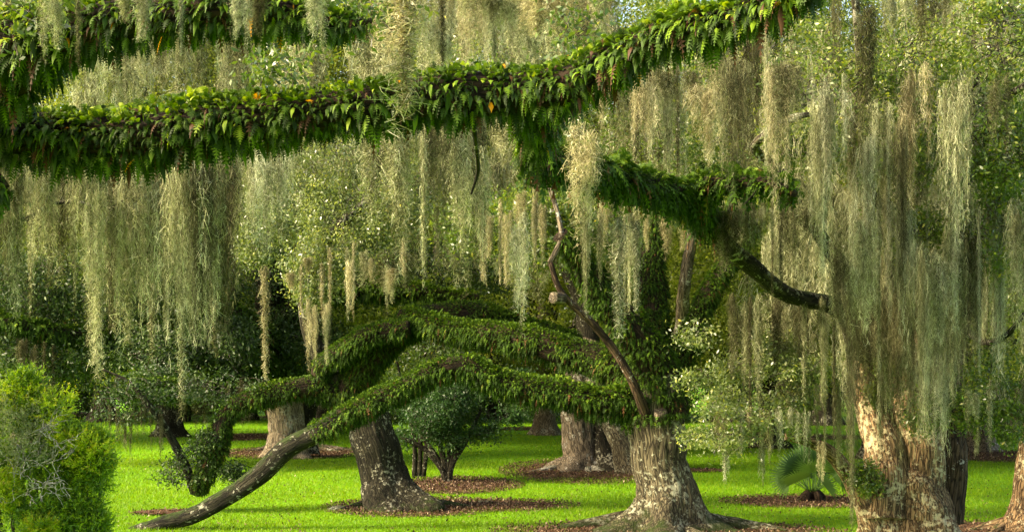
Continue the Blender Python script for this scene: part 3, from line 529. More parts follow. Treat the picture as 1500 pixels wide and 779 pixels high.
# ---- the foreground oak whose limbs cross the top of the view
c6 = np.array([-8.6, 13.4, 0.0])
FORE = thing('oak_tree', c6, 'foreground oak whose fern covered limbs cross the top of the view', 'tree')
t = Tube([c6 + [0, 0, -0.4], c6 + [0, 0, 1.5], c6 + [0.1, 0, 3.4], c6 + [0.4, -0.1, 5.4], c6 + [0.9, -0.3, 7.2]], [0.95, 0.85, 0.78, 0.7, 0.5], nth=60, step=0.1, flare=(0.9, 0.5, 5), seed=20, amp=0.05); t.link('trunk', M['bark'], FORE, mossh=0.5)
def big_limb(pp, rp, dens, ln, seed, **k):
    t = TB(pp, rp, nth=26, step=0.08, gnarl=0.2, amp=0.02, seed=seed); o = t.link('limb', M['core'], FORE)
    k2 = dict(k, under=0.25, wid=0.19, brown=k.get('brown', 0.05) * 0.6)
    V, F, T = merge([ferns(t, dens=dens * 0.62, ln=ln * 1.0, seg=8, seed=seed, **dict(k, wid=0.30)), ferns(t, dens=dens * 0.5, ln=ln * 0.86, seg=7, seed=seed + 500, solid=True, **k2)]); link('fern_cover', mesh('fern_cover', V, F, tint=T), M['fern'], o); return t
limbA = big_limb([(-560, 190, 13.4), (-250, 200, 13.2), (-80, 196, 13), (40, 196, 13), (150, 200, 13), (250, 192, 13), (340, 180, 13), (420, 174, 13), (500, 160, 13), (590, 143, 13), (680, 134, 13), (760, 132, 13), (830, 126, 12.9), (880, 100, 12.8), (930, 70, 12.6), (1000, 44, 12.3), (1080, 24, 12), (1160, -8, 11.7), (1240, -60, 11.4)],
                 [44, 38, 32, 30, 29, 29, 29, 28, 27, 28, 30, 30, 27, 22, 20, 19, 19, 18, 14], 1050, 0.140, 101, under=0.85, wid=0.235, brown=0.05)
big_limb([(-560, 100, 12.6), (-300, 60, 12.2), (-100, 40, 11.8), (20, 50, 11.6), (110, 45, 11.4), (200, 24, 11.2), (300, 15, 11), (380, 14, 11), (450, 22, 11), (500, 34, 11), (545, 30, 11)], [50, 44, 40, 36, 32, 28, 24, 21, 15, 9, 3], 950, 0.140, 102, under=0.9, wid=0.235, brown=0.05)
big_limb([(-400, 60, 12.6), (-140, 90, 12.4), (-40, 110, 12.2), (30, 95, 12.0), (70, 60, 12), (90, 10, 12), (100, -60, 12)], [50, 46, 40, 36, 32, 30, 26], 900, 0.140, 103, under=0.9, wid=0.235, brown=0.05)
big_limb([(780, 150, 13.1), (790, 190, 13.6), (775, 235, 14.2)], [24, 16, 7], 900, 0.14, 104, under=1.0, brown=0.02)
big_limb([(-120, 330, 12.4), (-40, 290, 12.5), (5, 262, 12.6)], [22, 20, 12], 800, 0.125, 105, under=1.0, brown=0.03)
for pp in ([(-80, 270, 15.4), (30, 322, 15.6), (75, 300, 15.6), (120, 297, 15.6), (152, 308, 15.6), (186, 290, 15.6)], [(690, 160, 13.2), (700, 250, 14.8), (690, 285, 15)]):
    TB(pp, np.linspace(4.5, 1.0, len(pp)), nth=10, step=0.08, gnarl=0.3, amp=0.005, seed=abs(pp[0][0])).link('bare_limb', M['bark_dark'], FORE, moss=0.3)
add_crown(FORE, [lobe_px(430, 50, 12, 60, 40), lobe_px(480, 20, 12, 40, 30), lobe_px(410, 105, 13, 40, 18), lobe_px(850, 45, 13.5, 45, 35), lobe_px(40, 20, 11, 70, 40), lobe_px(560, 20, 13, 40, 20)], M['leaf'], 26, 16, 0.12, 0.075, 106, tw=0.9, twr=0.006, gap=0.40)

add_crown(PALE, [lobe_px(x, y, 58 + 3 * math.sin(x), 120, 80) for x, y in ((620, 20), (760, -20), (900, 30), (1040, 10), (690, 110), (860, 120), (1010, 180))], M['leaf_bg'], 330, 30, 0.42, 0.16, 62, tw=0.2, twr=0.02, gap=0.36, name='sunlit_crown')
add_crown(BIG, [lobe_px(x, y, 64 + 3 * math.sin(x), 130, 80) for x, y in ((20, 40), (160, 10), (300, 30), (440, 20), (500, 60), (520, 130), (580, 60), (540, 80), (90, 140), (400, 110), (200, 110), (290, 130), (340, 60), (230, 60))], M['leaf_bg'], 330, 30, 0.45, 0.16, 63, tw=0.2, twr=0.02, gap=0.36, name='upper_crown')
add_crown(EDGE, [lobe_px(x, y, 46 + 3 * math.sin(x), 110, 80) for x, y in ((1130, 60), (1250, 20), (1370, 60), (1480, 30), (1190, 150), (1330, 170), (1450, 190), (1240, 280), (1380, 310), (1480, 330), (1120, 260))], M['leaf_bg'], 300, 30, 0.38, 0.14, 64, tw=0.2, twr=0.02, gap=0.38, name='upper_crown')
# ---- distant oaks: four shapes, copied
def far_tree(seed, H, Rr, mat, ncl):
    g = np.random.default_rng(seed); root = thing('distant_oak', (0, 0, 0), 'x', 'tree')
    t = Tube([(0, 0, -0.3), (0.1, 0, 2), (0.3, 0.1, 5), (0.2, 0, H * 0.6)], [0.75, 0.6, 0.55, 0.25], nth=20, step=0.4, flare=(0.9, 0.6, 5), seed=seed); t.link('trunk', M['bark_dark' if seed % 2 else 'bark_grey'], root)
    lobes = []
    for k in range(22):
        a = g.random() * 6.28; z = 4.5 + (H - 6.5) * g.random() ** 0.9; rr = Rr * (0.25 + 0.75 * g.random()) * math.sqrt(max(0.15, 1 - ((z - H * 0.42) / (H * 0.62)) ** 2))
        lobes.append(((rr * math.cos(a), rr * math.sin(a), z), (2.6 + 1.2 * g.random(), 2.6 + 1.2 * g.random(), 1.7 + 1.1 * g.random())))
    for c, r in lobes[:9]:
        c = np.array(c); b = np.array([0.2, 0, 2.5 + 3 * g.random()]); m = (c + b) / 2 + [0, 0, 0.8]
        Tube([b, m, c], [0.28, 0.2, 0.08], nth=10, step=0.5, seed=seed).link('limb', M['bark_dark'], root, moss=0.4)
    add_crown(root, lobes, mat, ncl, 26, 0.55, 0.24, seed, tw=0.0, gap=0.38, tvar=0.25)
    return root
def copy_tree(o, parent=None):
    c = o.copy(); col.objects.link(c)
    if parent is not None: c.parent = parent
    for ch in o.children: copy_tree(ch, c)
    return c
protos = [far_tree(201, 21, 9.5, M['leaf_bg'], 120), far_tree(202, 24, 10, M['leaf_bg'], 130), far_tree(203, 19, 9, M['leaf_bg'], 120)]
spots = [(40, 74, 1, 0), (250, 82, 0, 1), (480, 88, 2, 2), (640, 78, 0, 3), (800, 84, 1, 4), (960, 76, 2, 5), (1130, 70, 0, 6), (1290, 62, 2, 7), (1430, 66, 1, 8), (1560, 60, 0, 9), (-80, 78, 2, 10),
         (150, 108, 1, 11), (360, 112, 0, 12), (560, 115, 1, 13), (730, 110, 2, 14), (900, 114, 0, 15), (1060, 108, 1, 16), (1210, 100, 2, 17), (1350, 96, 0, 18), (1500, 100, 1, 19), (-60, 112, 0, 20), (1640, 90, 2, 21)]
used = set()
for px, Y, k, i in spots:
    o = protos[k] if k not in used else copy_tree(protos[k]); used.add(k)
    o.location = ((px - CX) * Y / F_PX, Y, 0); o.rotation_euler = (0, 0, i * 2.4); s = 1.0 + 0.25 * (Y > 95) + 0.08 * math.sin(i * 3.1); o.scale = (s, s, s)
    side = 'left' if px < 430 else 'centre' if px < 1000 else 'right'
    far = Y > 95
    o['group'] = ('farthest' if far else 'distant') + ' oaks, ' + side
    o['label'] = ('farthest sunlit oak closing the %s of the wood' if far else 'distant sunlit oak behind the mossy limbs on the %s') % side
# dark evergreen shrubs closing the lawn
def shrub(seed, H, Rr, mat, leaf, ncl):
    root = thing('evergreen_shrub', (0, 0, 0), 'x', 'shrub'); g = np.random.default_rng(seed)
    lobes = [((Rr * (g.random() - .5) * 1.3, Rr * (g.random() - .5) * 1.3, H * (0.15 + 0.75 * g.random())), (Rr * 0.5, Rr * 0.5, H * 0.22)) for _ in range(9)]
    for q in range(4):
        a = q * 1.6 + seed; Tube([(0.3 * math.cos(a), 0.3 * math.sin(a), -0.1), (0.6 * math.cos(a), 0.6 * math.sin(a), H * 0.3), (1.1 * math.cos(a), 1.1 * math.sin(a), H * 0.75)], [0.10, 0.08, 0.03], nth=8, step=0.3, seed=seed + q).link('stem', M['bark_dark'], root)
    add_crown(root, lobes, mat, ncl, 26, 0.40, leaf, seed, tw=0, gap=0.3); return root
sp = [shrub(301, 6.5, 4.5, M['leaf_dark'], 0.2, 110), shrub(302, 5.0, 4.0, M['leaf_dark'], 0.2, 110)]
used = set()
for i in range(26):
    px = -60 + i * 66; Y = 120 + 14 * math.sin(i * 2.3); k = i % 2
    o = sp[k] if k not in used else copy_tree(sp[k]); used.add(k)
    o.location = ((px - CX) * Y / F_PX, Y, 0); o.rotation_euler = (0, 0, i * 1.9); s = (1.5 if px < 860 else 1.0) * (1 + 0.2 * math.sin(i * 4.7)); o.scale = (s, s, s)
    o['group'] = 'evergreen shrubs along the far edge of the lawn'; o['label'] = 'dark evergreen shrub in the row closing the far edge of the lawn'

# ================================================================== SMALL TREES AND PLANTS
# camellia
cc = G(655, 706)
CAM = thing('camellia_tree', cc, 'small round dark green tree with several stems in a mulch bed', 'small tree')
Yc = cc[1]
for pp in ([(655, 708), (655, 685), (660, 655), (664, 620), (668, 585)], [(653, 706), (645, 680), (630, 655), (612, 628), (600, 600)], [(657, 706), (662, 680), (680, 650), (695, 620), (705, 600)], [(655, 700), (648, 665), (640, 630), (632, 595)], [(655, 700), (668, 660), (690, 635), (715, 628)], [(651, 690), (625, 660), (598, 645), (585, 640)]):
    TB([(x, y, Yc) for x, y in pp], np.linspace(5.5, 1.8, len(pp)), nth=12, step=0.1, seed=pp[2][0], amp=0.006).link('stem', M['bark_dark'], CAM)
g = np.random.default_rng(811)
add_crown(CAM, [lobe_px(655 + 72 * g.normal() * 0.62, 602 + 24 * g.normal(), Yc + 1.0 * g.normal() * 0.6, 20 + 14 * g.random(), 11 + 8 * g.random()) for _ in range(20)] + [lobe_px(718, 634, Yc, 26, 12), lobe_px(585, 640, Yc, 24, 16), lobe_px(625, 575, Yc, 34, 20), lobe_px(680, 580, Yc, 34, 20)], M['leaf_camellia'], 44, 24, 0.15, 0.11, 81, tw=0.6, up=0.8, gap=0.46)
# taller pale-leaved shrub behind the arching limb
c8 = np.array([(610 - CX) * 50 / F_PX, 50, 0.0])
SH = thing('understory_shrub', c8, 'loose grey green shrub rising behind the arching fern limb', 'shrub')
for q in range(3): TB([(608 + q * 6, 699, 50), (606 + q * 10, 640, 50), (590 + q * 22, 570, 50), (580 + q * 35, 520, 50)], [4, 3, 2.5, 1.2], nth=10, step=0.2, seed=q).link('stem', M['bark_dark'], SH)
add_crown(SH, [lobe_px(590, 545, 50, 40, 28), lobe_px(640, 520, 50, 45, 25), lobe_px(620, 560, 50, 45, 25), lobe_px(680, 540, 50, 35, 22)], M['leaf'], 60, 24, 0.24, 0.14, 82, tint0=0.3)
# bottom-left bush
Yb = 15.0; c9 = np.array([(60 - CX) * Yb / F_PX, Yb, 0.0])
BUSH = thing('leafy_bush', c9, 'yellow green bush with bare dead twigs in the lower left corner', 'bush')
g = np.random.default_rng(91)
for q in range(9):
    x = 20 + q * 13; TB([(x * 0.5 + 40, 1040, Yb), (x, 900, Yb), (x + (q - 4) * 5, 760, Yb), (x + (q - 4) * 6, 650 + 20 * (q % 3), Yb + .05 * q)], [4, 3.4, 2.5, 0.9], nth=10, step=0.12, seed=q, amp=0.004).link('stem', M['twig'], BUSH)
def shoots(lobes, n, ln, nl, leaf, t0, t1, seed, up=0.7):
    """leafy shoots standing out of ellipsoid lobes"""
    g = np.random.default_rng(seed); parts = []
    for c, r in lobes:
        c = np.asarray(c); r = np.asarray(r); u = rdir(n, g); q = g.random((n, 1)) ** 0.45
        p = c + u * r * q * (0.75 + 0.5 * fbm(u * 2 + seed, 2))[:, None]; ok = noise(p * 5.0 + seed) > 0.36; p, u, q = p[ok], u[ok], q[ok]; m = len(p)
        d = unit(u * 0.8 + np.array([0, 0, up]) + 0.35 * g.normal(size=(m, 3))); L = ln * (0.5 + g.random(m))
        k = np.linspace(0.1, 1, nl); P = p[:, None] + d[:, None] * (L[:, None] * k)[..., None]
        a = unit(d[:, None] * 0.9 + g.normal(size=(m, nl, 3)) * 0.7); b = unit(np.cross(a, g.normal(size=(m, nl, 3)))); sz = (leaf * (1.25 - 0.6 * k))[None, :, None] * (0.7 + 0.6 * g.random((m, nl, 1)))
        V = np.stack([P, P + a * sz * 0.5 + b * sz * 0.15, P + a * sz, P + a * sz * 0.5 - b * sz * 0.15], 2).reshape(-1, 3)
        T = np.clip((t0 + (t1 - t0) * g.random((m, 1)) + 0.10 * (k - 0.5) + 0.06 * g.normal(size=(m, nl))), 0, 0.97)
        parts.append((V, np.arange(len(V)).reshape(-1, 4), np.repeat(T.ravel(), 4)))
    return merge(parts)
BL = [lobe_px(20, 600, Yb, 46, 34), lobe_px(60, 622, Yb + .1, 34, 34), lobe_px(20, 660, Yb, 55, 42), lobe_px(85, 665, Yb, 50, 42), lobe_px(40, 730, Yb, 60, 46), lobe_px(105, 735, Yb, 40, 46), lobe_px(122, 680, Yb + .1, 34, 28), lobe_px(80, 790, Yb, 75, 42), lobe_px(40, 690, Yb + .4, 80, 90), lobe_px(-30, 700, Yb, 60, 100), lobe_px(60, 870, Yb, 110, 80)]
V, F, T = shoots([lobe_px(30, 565, Yb, 24, 20), lobe_px(145, 690, Yb - .1, 22, 24), lobe_px(135, 650, Yb, 20, 14)] + BL + [lobe_px(130, 770, Yb, 30, 30), lobe_px(60, 760, Yb - .2, 60, 40)], 520, 0.15, 16, 0.045, 0.22, 0.74, 92)
link('crown', mesh('crown', V, F, tint=T), M['leaf_bush'], BUSH)
V, F, T = shoots([lobe_px(82, 598, Yb - .15, 26, 26), lobe_px(20, 580, Yb - .1, 34, 18), lobe_px(130, 665, Yb - .2, 30, 26), lobe_px(8, 720, Yb - .4, 16, 30), lobe_px(60, 776, Yb - .4, 20, 8), lobe_px(100, 640, Yb - .2, 30, 24)], 230, 0.13, 16, 0.042, 0.72, 0.93, 93)
link('new_growth', mesh('new_growth', V, F, tint=T), M['leaf_bush'], BUSH)
V, F, T = shoots([lobe_px(20, 615, Yb - .25, 42, 30), lobe_px(40, 660, Yb - .3, 45, 25)], 260, 0.16, 16, 0.036, 0.3, 0.7, 94)
M['leaf_sage'] = leafmat('sage_leaf', [(0.0, (0.10, 0.13, 0.05)), (1.0, (0.34, 0.38, 0.19))], 0.3, 0.6, 0.2)
link('grey_foliage', mesh('grey_foliage', V, F, tint=T), M['leaf_sage'], BUSH)
def deadtwigs(start, n, spread, seed):
    g = np.random.default_rng(seed); A, B = [], []
    def grow(p, d, l, k):
        e = p + d * l; A.append(p); B.append(e)
        if k:
            for _ in range(3 if k > 1 else 2): grow(p + d * l * (0.5 + 0.5 * g.random()), unit(d + g.normal(size=3) * 0.55), l * (0.55 + 0.25 * g.random()), k - 1)
    for _ in range(n): grow(start + g.normal(size=3) * 0.03, unit(g.normal(size=3) * 0.4 + spread), 0.26 + 0.14 * g.random(), 3)
    return twigs(np.array(A), np.array(B), 0.0055, 0.002, g, 0.04)
V, F, T = merge([deadtwigs(W(18, 735, Yb - .5), 3, np.array([0.5, -0.3, 0.7]), 1), deadtwigs(W(30, 700, Yb - .5), 2, np.array([0.9, -0.2, 0.2]), 2), deadtwigs(W(30, 640, Yb - .4), 2, np.array([0.9, -0.2, 0.3]), 3), deadtwigs(W(40, 680, Yb - .55), 2, np.array([1.0, -0.2, -0.3]), 4)])
link('dead_twigs', mesh('dead_twigs', V, F, bk=V), M['deadwood'], BUSH)
# palmetto
cp = G(1190, 733); Yp = cp[1]
PALM = thing('palmetto', cp, 'palmetto with stiff dark fan leaves on the lawn beside the tan oak', 'palm')
for q in range(5):
    a = q * 1.3; Tube([cp + [0.32 * math.cos(a), 0.2 * math.sin(a), -0.1], cp + [0.30 * math.cos(a), 0.2 * math.sin(a), 0.12], cp + [0.16 * math.cos(a), 0.12 * math.sin(a), 0.30]], [0.07, 0.09, 0.05], nth=14, step=0.06, gnarl=0.5, amp=0.04, seed=q).link('trunk', M['core'], PALM)
g = np.random.default_rng(95)
for q in range(24):
    a = q * 2.399; lean = 0.15 + 0.8 * (q / 23.0) ** 1.2; pl = 0.6 + 0.4 * g.random()
    d = unit(np.array([math.cos(a) * lean, math.sin(a) * lean * 0.8, 1.15 - lean * 0.85])); base = cp + np.array([0.15 * math.cos(a), 0.1 * math.sin(a), 0.32]); tip = base + d * pl
    s = unit(np.cross(d, np.array([0.1, 1.0, 0.1]) + 0.22 * g.normal(size=3))); nn = np.cross(s, d); K = 22
    an = np.linspace(-1.7, 1.7, K); ln = (0.68 + 0.10 * g.random(K)) * (1 - 0.18 * np.abs(an) / 1.75)
    dd = np.cos(an)[:, None] * d + np.sin(an)[:, None] * s + (0.22 * np.abs(an))[:, None] * nn * 0.5; dd = unit(dd)
    sd2 = unit(np.cross(dd, nn)); w = 0.036
    mid = tip + dd * (ln * 0.42)[:, None]; end = tip + dd * ln[:, None] + np.array([0, 0, -0.06])
    V = np.stack([np.repeat(tip[None], K, 0), mid + sd2 * w + nn * 0.012, end, mid - sd2 * w + nn * 0.012], 1).reshape(-1, 3)
    tw_ = Tube([base, (base + tip) / 2 + [0, 0, 0.03], tip], [0.018, 0.014, 0.01], nth=6, step=0.1, amp=0.0)
    F = np.arange(4 * K).reshape(K, 4)
    Vm, Fm, Tm = merge([(V, F, np.repeat(np.clip(0.45 + 0.3 * g.normal() + 0.1 * g.normal(size=K), 0, 1), 4)), (tw_.V, tw_.F, np.full(len(tw_.V), 0.6))])
    link('leaf', mesh('leaf', Vm, Fm, tint=Tm), M['palm'], PALM)
# lichened stones / exposed root knuckles
for (px, py, w, h, lb) in ((628, 742, 0.19, 0.15, 'grey lichened stone on the mulch just right of the leaning oak'), (494, 748, 0.26, 0.12, 'low mossy stone just left of the leaning oak base'), (712, 738, 0.3, 0.09, 'flat mossy stone at the far end of the leaning oak root')):
    c = G(px, py); n = 14; V0 = rdir(900, np.random.default_rng(int(px)))
    import bmesh
    bm = bmesh.new(); bmesh.ops.create_icosphere(bm, subdivisions=4, radius=1.0)
    Vv = np.array([v.co for v in bm.verts]); Ff = np.array([[v.index for v in f.verts] for f in bm.faces]); bm.free()
    rr = 0.75 + 0.55 * fbm(Vv * 1.4 + px, 4); P = Vv * rr[:, None] * np.array([w, w * 0.8, h]) + c + [0, 0, h * 0.35]
    tag(link('stone', mesh('stone', P, Ff, bk=P, mo=np.clip(Vv[:, 2], 0, 1) * 0.2, smooth=True), M['stone']), lb, 'stone')

# ================================================================== SPANISH MOSS
def moss_mesh(seed, L, Wd, tails, locks, hpm, hl, hw):
    """a hanging clump: locks gathered into tapering tails, each clothed in curling hair"""
    g = np.random.default_rng(seed)
    tc = g.normal(size=(tails, 2)) * Wd * 0.36; tc[0] *= 0.3
    tl = L * (1 - 0.5 * g.random(tails) ** 1.3); tl[0] = L; z0 = L * 0.22 * g.random(tails) * (tails > 3)
    k = g.integers(0, tails, locks); x0 = tc[k] + g.normal(size=(locks, 2)) * Wd * 0.17
    ll = np.maximum((tl[k] - z0[k]) * (1 - (0.65 if tails > 1 else 0.28) * g.random(locks) ** 1.2), 0.2)
    cx = tc[k] + g.normal(size=(locks, 2)) * Wd * 0.06
    cnt = np.maximum((ll * hpm).astype(int), 3); li = np.repeat(np.arange(locks), cnt); n = len(li)
    t = g.random(n) ** 0.95; s = t * ll[li]
    conv = (1 - 0.6 * (s / tl[k][li])) * np.clip(0.25 + s / (0.22 * L), 0.25, 1)
    s = s + z0[k][li]
    P = np.zeros((n, 3)); bul = 0.55 + 0.9 * noise(np.c_[s * 2.6, li * 0 + seed, k[li] * 2.3])
    P[:, :2] = tc[k][li] + (cx[li] - tc[k][li] + (x0[li] - cx[li]) * conv[:, None]) * bul[:, None]
    P[:, 0] += 0.06 * (fbm(np.c_[s * 1.5, li * 3.7, 0 * s], 2) - 0.5); P[:, 1] += 0.06 * (fbm(np.c_[s * 1.5, li * 3.7 + 50, 0 * s], 2) - 0.5)
    P[:, 2] = -s
    ph = g.random(n) * 2 * np.pi; d = np.stack([np.cos(ph), np.sin(ph), -0.9 + 1.15 * g.random(n) - 0.9 * np.exp(-s / 0.12)], -1); d = unit(d)
    h = hl * (0.5 + g.random(n))
    S = 4; tt = np.linspace(0, 1, S)[None, :, None]
    cur = g.normal(size=(n, 1, 3)) * 0.42; h = h * (1.15 - 0.5 * t)
    Q = P[:, None] + h[:, None, None] * (d[:, None] * (tt * 0.9) + np.array([0, 0, -1.0]) * tt ** 2 * 0.75 + cur * np.sin(tt * np.pi * 1.3))
    wv = g.normal(size=(n, 1, 3)); wv[..., 2] *= 0.4; wv = unit(wv) * hw * (0.6 + 0.8 * g.random((n, 1, 1))) * (1 - 0.6 * tt)
    V = np.stack([Q - wv * 0.5, Q + wv * 0.5], 2).reshape(n, S * 2, 3)
    i = np.arange(S - 1) * 2; f = np.stack([i, i + 1, i + 3, i + 2], -1)
    F = (np.arange(n)[:, None, None] * (2 * S) + f[None]).reshape(-1, 4)
    lt = 0.46 + 0.24 * g.normal(size=locks); tint = np.clip(lt[li] + 0.2 * g.normal(size=n) + 0.12 * (t - 0.5), 0, 1)
    return mesh('moss', V.reshape(-1, 3), F, tint=np.repeat(tint, 2 * S))
KINDS = {  # name: (length, width, tails, locks, hairs per metre, hair length, hair width)
    'column': (2.4, 0.24, 4, 28, 62, 0.09, 0.0065), 'curtain': (2.0, 0.50, 8, 48, 62, 0.095, 0.007), 'strand': (2.0, 0.075, 1, 8, 75, 0.07, 0.007), 'wisp': (0.7, 0.15, 3, 14, 75, 0.07, 0.007),
    'coarse': (2.6, 0.9, 6, 40, 32, 0.17, 0.019)}
PROTO = {k: [moss_mesh(400 + 10 * i + j, *a) for j in range(5)] for i, (k, a) in enumerate(KINDS.items())}
for k in PROTO:
    for me in PROTO[k]: me.materials.append(M['moss_pale'])
mg = np.random.default_rng(500); NM = [0]
def moss(px, top, bot, Y, kind='column', mat='pale', label=None, group=None, w=1.0):
    L = (bot - top) * Y / F_PX; me = PROTO[kind][int(mg.integers(5))]
    o = bpy.data.objects.new('spanish_moss', me); col.objects.link(o)
    o.location = tuple(W(px, top, Y)); o.rotation_euler = (0, 0, mg.random() * 6.28)
    w *= 0.85 + 0.35 * mg.random(); o.scale = (w, w, L / KINDS[kind][0])
    o.material_slots[0].link = 'OBJECT'; o.material_slots[0].material = M['moss_' + mat]
    NM[0] += 1
    return tag(o, label, 'moss', group)
def curtain(x0, x1, top, bots, Ys, n, kind, mats, label, group, w=(0.8, 1.2), jit=14):
    for i in range(n):
        u = (i + mg.random()) / n; px = x0 + (x1 - x0) * u; tp = top(px) if callable(top) else top
        lo = bots[0] - 0.3 * (bots[0] - tp); b = lo + (bots[1] - lo) * mg.random() ** 1.1; kd = kind
        if kind in ('column', 'curtain') and mg.random() < 0.25: kd = 'strand'; b = bots[1] - 0.4 * (bots[1] - bots[0]) * mg.random()
        moss(px, tp + jit * (mg.random() - 0.5), b, Ys[0] + (Ys[1] - Ys[0]) * mg.random(), kd, mats[int(mg.integers(len(mats)))], label, group, w[0] + (w[1] - w[0]) * mg.random())
limb_y = lambda px: float(np.interp(px, [0, 150, 250, 420, 600, 760, 830, 930, 1000], [200, 204, 196, 178, 147, 136, 130, 75, 48]))
def hangers(parent, x0, x1, y, Y, r=3, mat='bark_dark'):
    """thin crooked branch that carries a curtain"""
    g = np.random.default_rng(int(x0 + 7 * y)); n = max(4, int(abs(x1 - x0) / 60))
    pp = [(x0 + (x1 - x0) * i / (n - 1), y + 26 * (g.random() - .5), Y + 0.5 * (g.random() - .5)) for i in range(n)]
    TB(pp, np.linspace(r, r * 0.5, n), nth=10, step=0.12, gnarl=0.3, amp=0.006, seed=int(y)).link('limb', M[mat], parent)

# single clumps that stand out: px, top, bottom, Y, kind, material, width, label
for a in [
    (590, -60, 196, 11.2, 'strand', 'warm', 2.0, 'long tan moss beard hanging in front of the upper fern limb'),
    (845, 165, 402, 14.5, 'column', 'warm', 1.1, 'thick tan moss column hanging just right of the limb bend'),
    (907, 318, 512, 20.0, 'strand', 'grey', 1.5, 'narrow silvery moss strand in front of the central oak limb'),
    (931, 322, 468, 20.5, 'strand', 'grey', 1.2, 'short silvery moss strand beside the narrow silvery strand'),
    (768, 300, 515, 19.0, 'column', 'grey', 0.95, 'silvery tapering moss column reaching the arching fern limbs'),
    (681, 180, 458, 16.0, 'column', 'pale', 1.05, 'broad grey moss column under the upper fern limb at centre'),
    (640, 160, 400, 15.5, 'column', 'dark', 0.7, 'brown streaked moss column left of the broad grey column'),
    (390, 390, 572, 24.0, 'strand', 'warm', 1.2, 'lone slender tan moss strand against the dark oak'),
    (452, 430, 566, 30.0, 'column', 'warm', 0.8, 'longest pale gold moss tail below the sunlit leaves'),
    (478, 440, 535, 30.0, 'column', 'warm', 0.7, 'shorter pale gold moss tail below the sunlit leaves'),
    (512, 380, 462, 30.0, 'wisp', 'warm', 1.4, 'small forked tan moss tuft below the sunlit leaves'),
    (142, 260, 560, 15.0, 'column', 'pale', 0.95, 'long pale moss tail left of the dark moss mass'),
    (265, 400, 615, 16.0, 'strand', 'pale', 1.0, 'thinnest moss strand dangling lowest on the left'),
    (285, 215, 505, 14.6, 'curtain', 'pale', 0.75, 'wide moss drape hanging lowest under the fern limb'),
    (395, 205, 385, 15.0, 'curtain', 'grey', 0.65, 'pale grey moss drape under the left half of the fern limb'),
    (1262, -20, 215, 13.0, 'column', 'dark', 0.75, 'dark ragged moss tuft dangling near the top right'),
    (1472, 100, 240, 14.0, 'column', 'dark', 0.6, 'dark moss tuft near the right edge at the top'),
    (1247, 520, 779, 24.0, 'column', 'dark', 0.65, 'long olive moss rope in front of the tan oak left side'),
    (1204, 645, 705, 26.0, 'wisp', 'warm', 0.7, 'tan moss tuft dangling over the palmetto'),
    (1063, 655, 714, 27.0, 'wisp', 'grey', 0.9, 'lowest moss wisp over the lawn right of the central oak'),
    (1118, 650, 712, 27.0, 'wisp', 'grey', 0.8, 'silver moss wisp second lowest over the lawn'),
    (1372, 500, 705, 26.0, 'column', 'grey', 0.8, 'silvery moss tail over the tan oak trunk'),
]: moss(*a[:6], label=a[7], w=a[6])
# curtains
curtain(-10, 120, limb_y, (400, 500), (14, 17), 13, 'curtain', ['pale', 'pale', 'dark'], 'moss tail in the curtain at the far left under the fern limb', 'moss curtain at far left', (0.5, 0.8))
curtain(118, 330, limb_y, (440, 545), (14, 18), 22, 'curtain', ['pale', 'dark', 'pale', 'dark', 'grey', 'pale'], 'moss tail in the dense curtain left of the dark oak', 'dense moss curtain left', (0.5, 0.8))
hangers(LEAN, 20, 350, 305, 19.5)
curtain(120, 320, 300, (430, 560), (17, 20), 4, 'column', ['dark', 'pale'], 'olive moss tail behind the dense left curtain', 'olive moss behind the left curtain')
curtain(330, 430, limb_y, (290, 370), (15, 19), 6, 'curtain', ['pale', 'grey'], 'pale moss drape under the middle left of the fern limb', 'pale drapes under the fern limb', (0.5, 0.8))
curtain(545, 720, limb_y, (280, 420), (15, 19), 11, 'column', ['pale', 'dark', 'pale'], 'moss tail under the fern limb at centre', 'moss under the centre of the fern limb')
curtain(700, 800, lambda p: 290, (380, 440), (27, 30), 8, 'column', ['warm'], 'golden sunlit moss tail above the fern limbs at centre', 'golden moss at centre', (0.5, 0.8), 50)
curtain(840, 1000, 300, (380, 470), (25, 29), 8, 'column', ['warm', 'pale'], 'tan moss tail beside the upright fern limbs', 'tan moss beside the upright limbs', (0.5, 0.9))
curtain(420, 600, 370, (410, 480), (33, 36), 12, 'column', ['warm', 'warm', 'pale'], 'tan moss tail hanging from the sunlit crown', 'tan moss in the sunlit crown', (0.6, 1.0), 60)
curtain(100, 360, -20, (130, 190), (18, 24), 14, 'curtain', ['pale', 'dark'], 'moss drape in the gap between the two left fern limbs', 'moss between the left fern limbs', (0.7, 1.0))
curtain(500, 900, -30, (60, 140), (17, 24), 18, 'curtain', ['pale', 'pale', 'warm', 'dark'], 'moss drape above the fern limb at the top centre', 'moss above the fern limb', (0.6, 1.0))
curtain(880, 1160, lambda p: 60, (150, 330), (19, 26), 18, 'curtain', ['pale', 'dark', 'warm', 'dark', 'pale'], 'moss drape below the rising end of the fern limb', 'moss below the rising fern limb', (0.5, 0.9), 90)
curtain(1060, 1200, 290, (350, 480), (23, 26), 9, 'curtain', ['pale', 'dark'], 'moss drape above the bare descending limb', 'moss above the descending limb', (0.5, 0.9))
curtain(1060, 1240, 430, (520, 640), (26, 28), 11, 'column', ['pale', 'dark'], 'moss tail below the bare descending limb', 'moss below the descending limb', (0.7, 1.2))
curtain(1180, 1420, 120, (320, 480), (22, 27), 22, 'curtain', ['pale', 'pale', 'grey', 'pale', 'dark', 'warm'], 'moss drape in the high right curtain', 'high right moss curtain', (0.5, 0.9), 150)
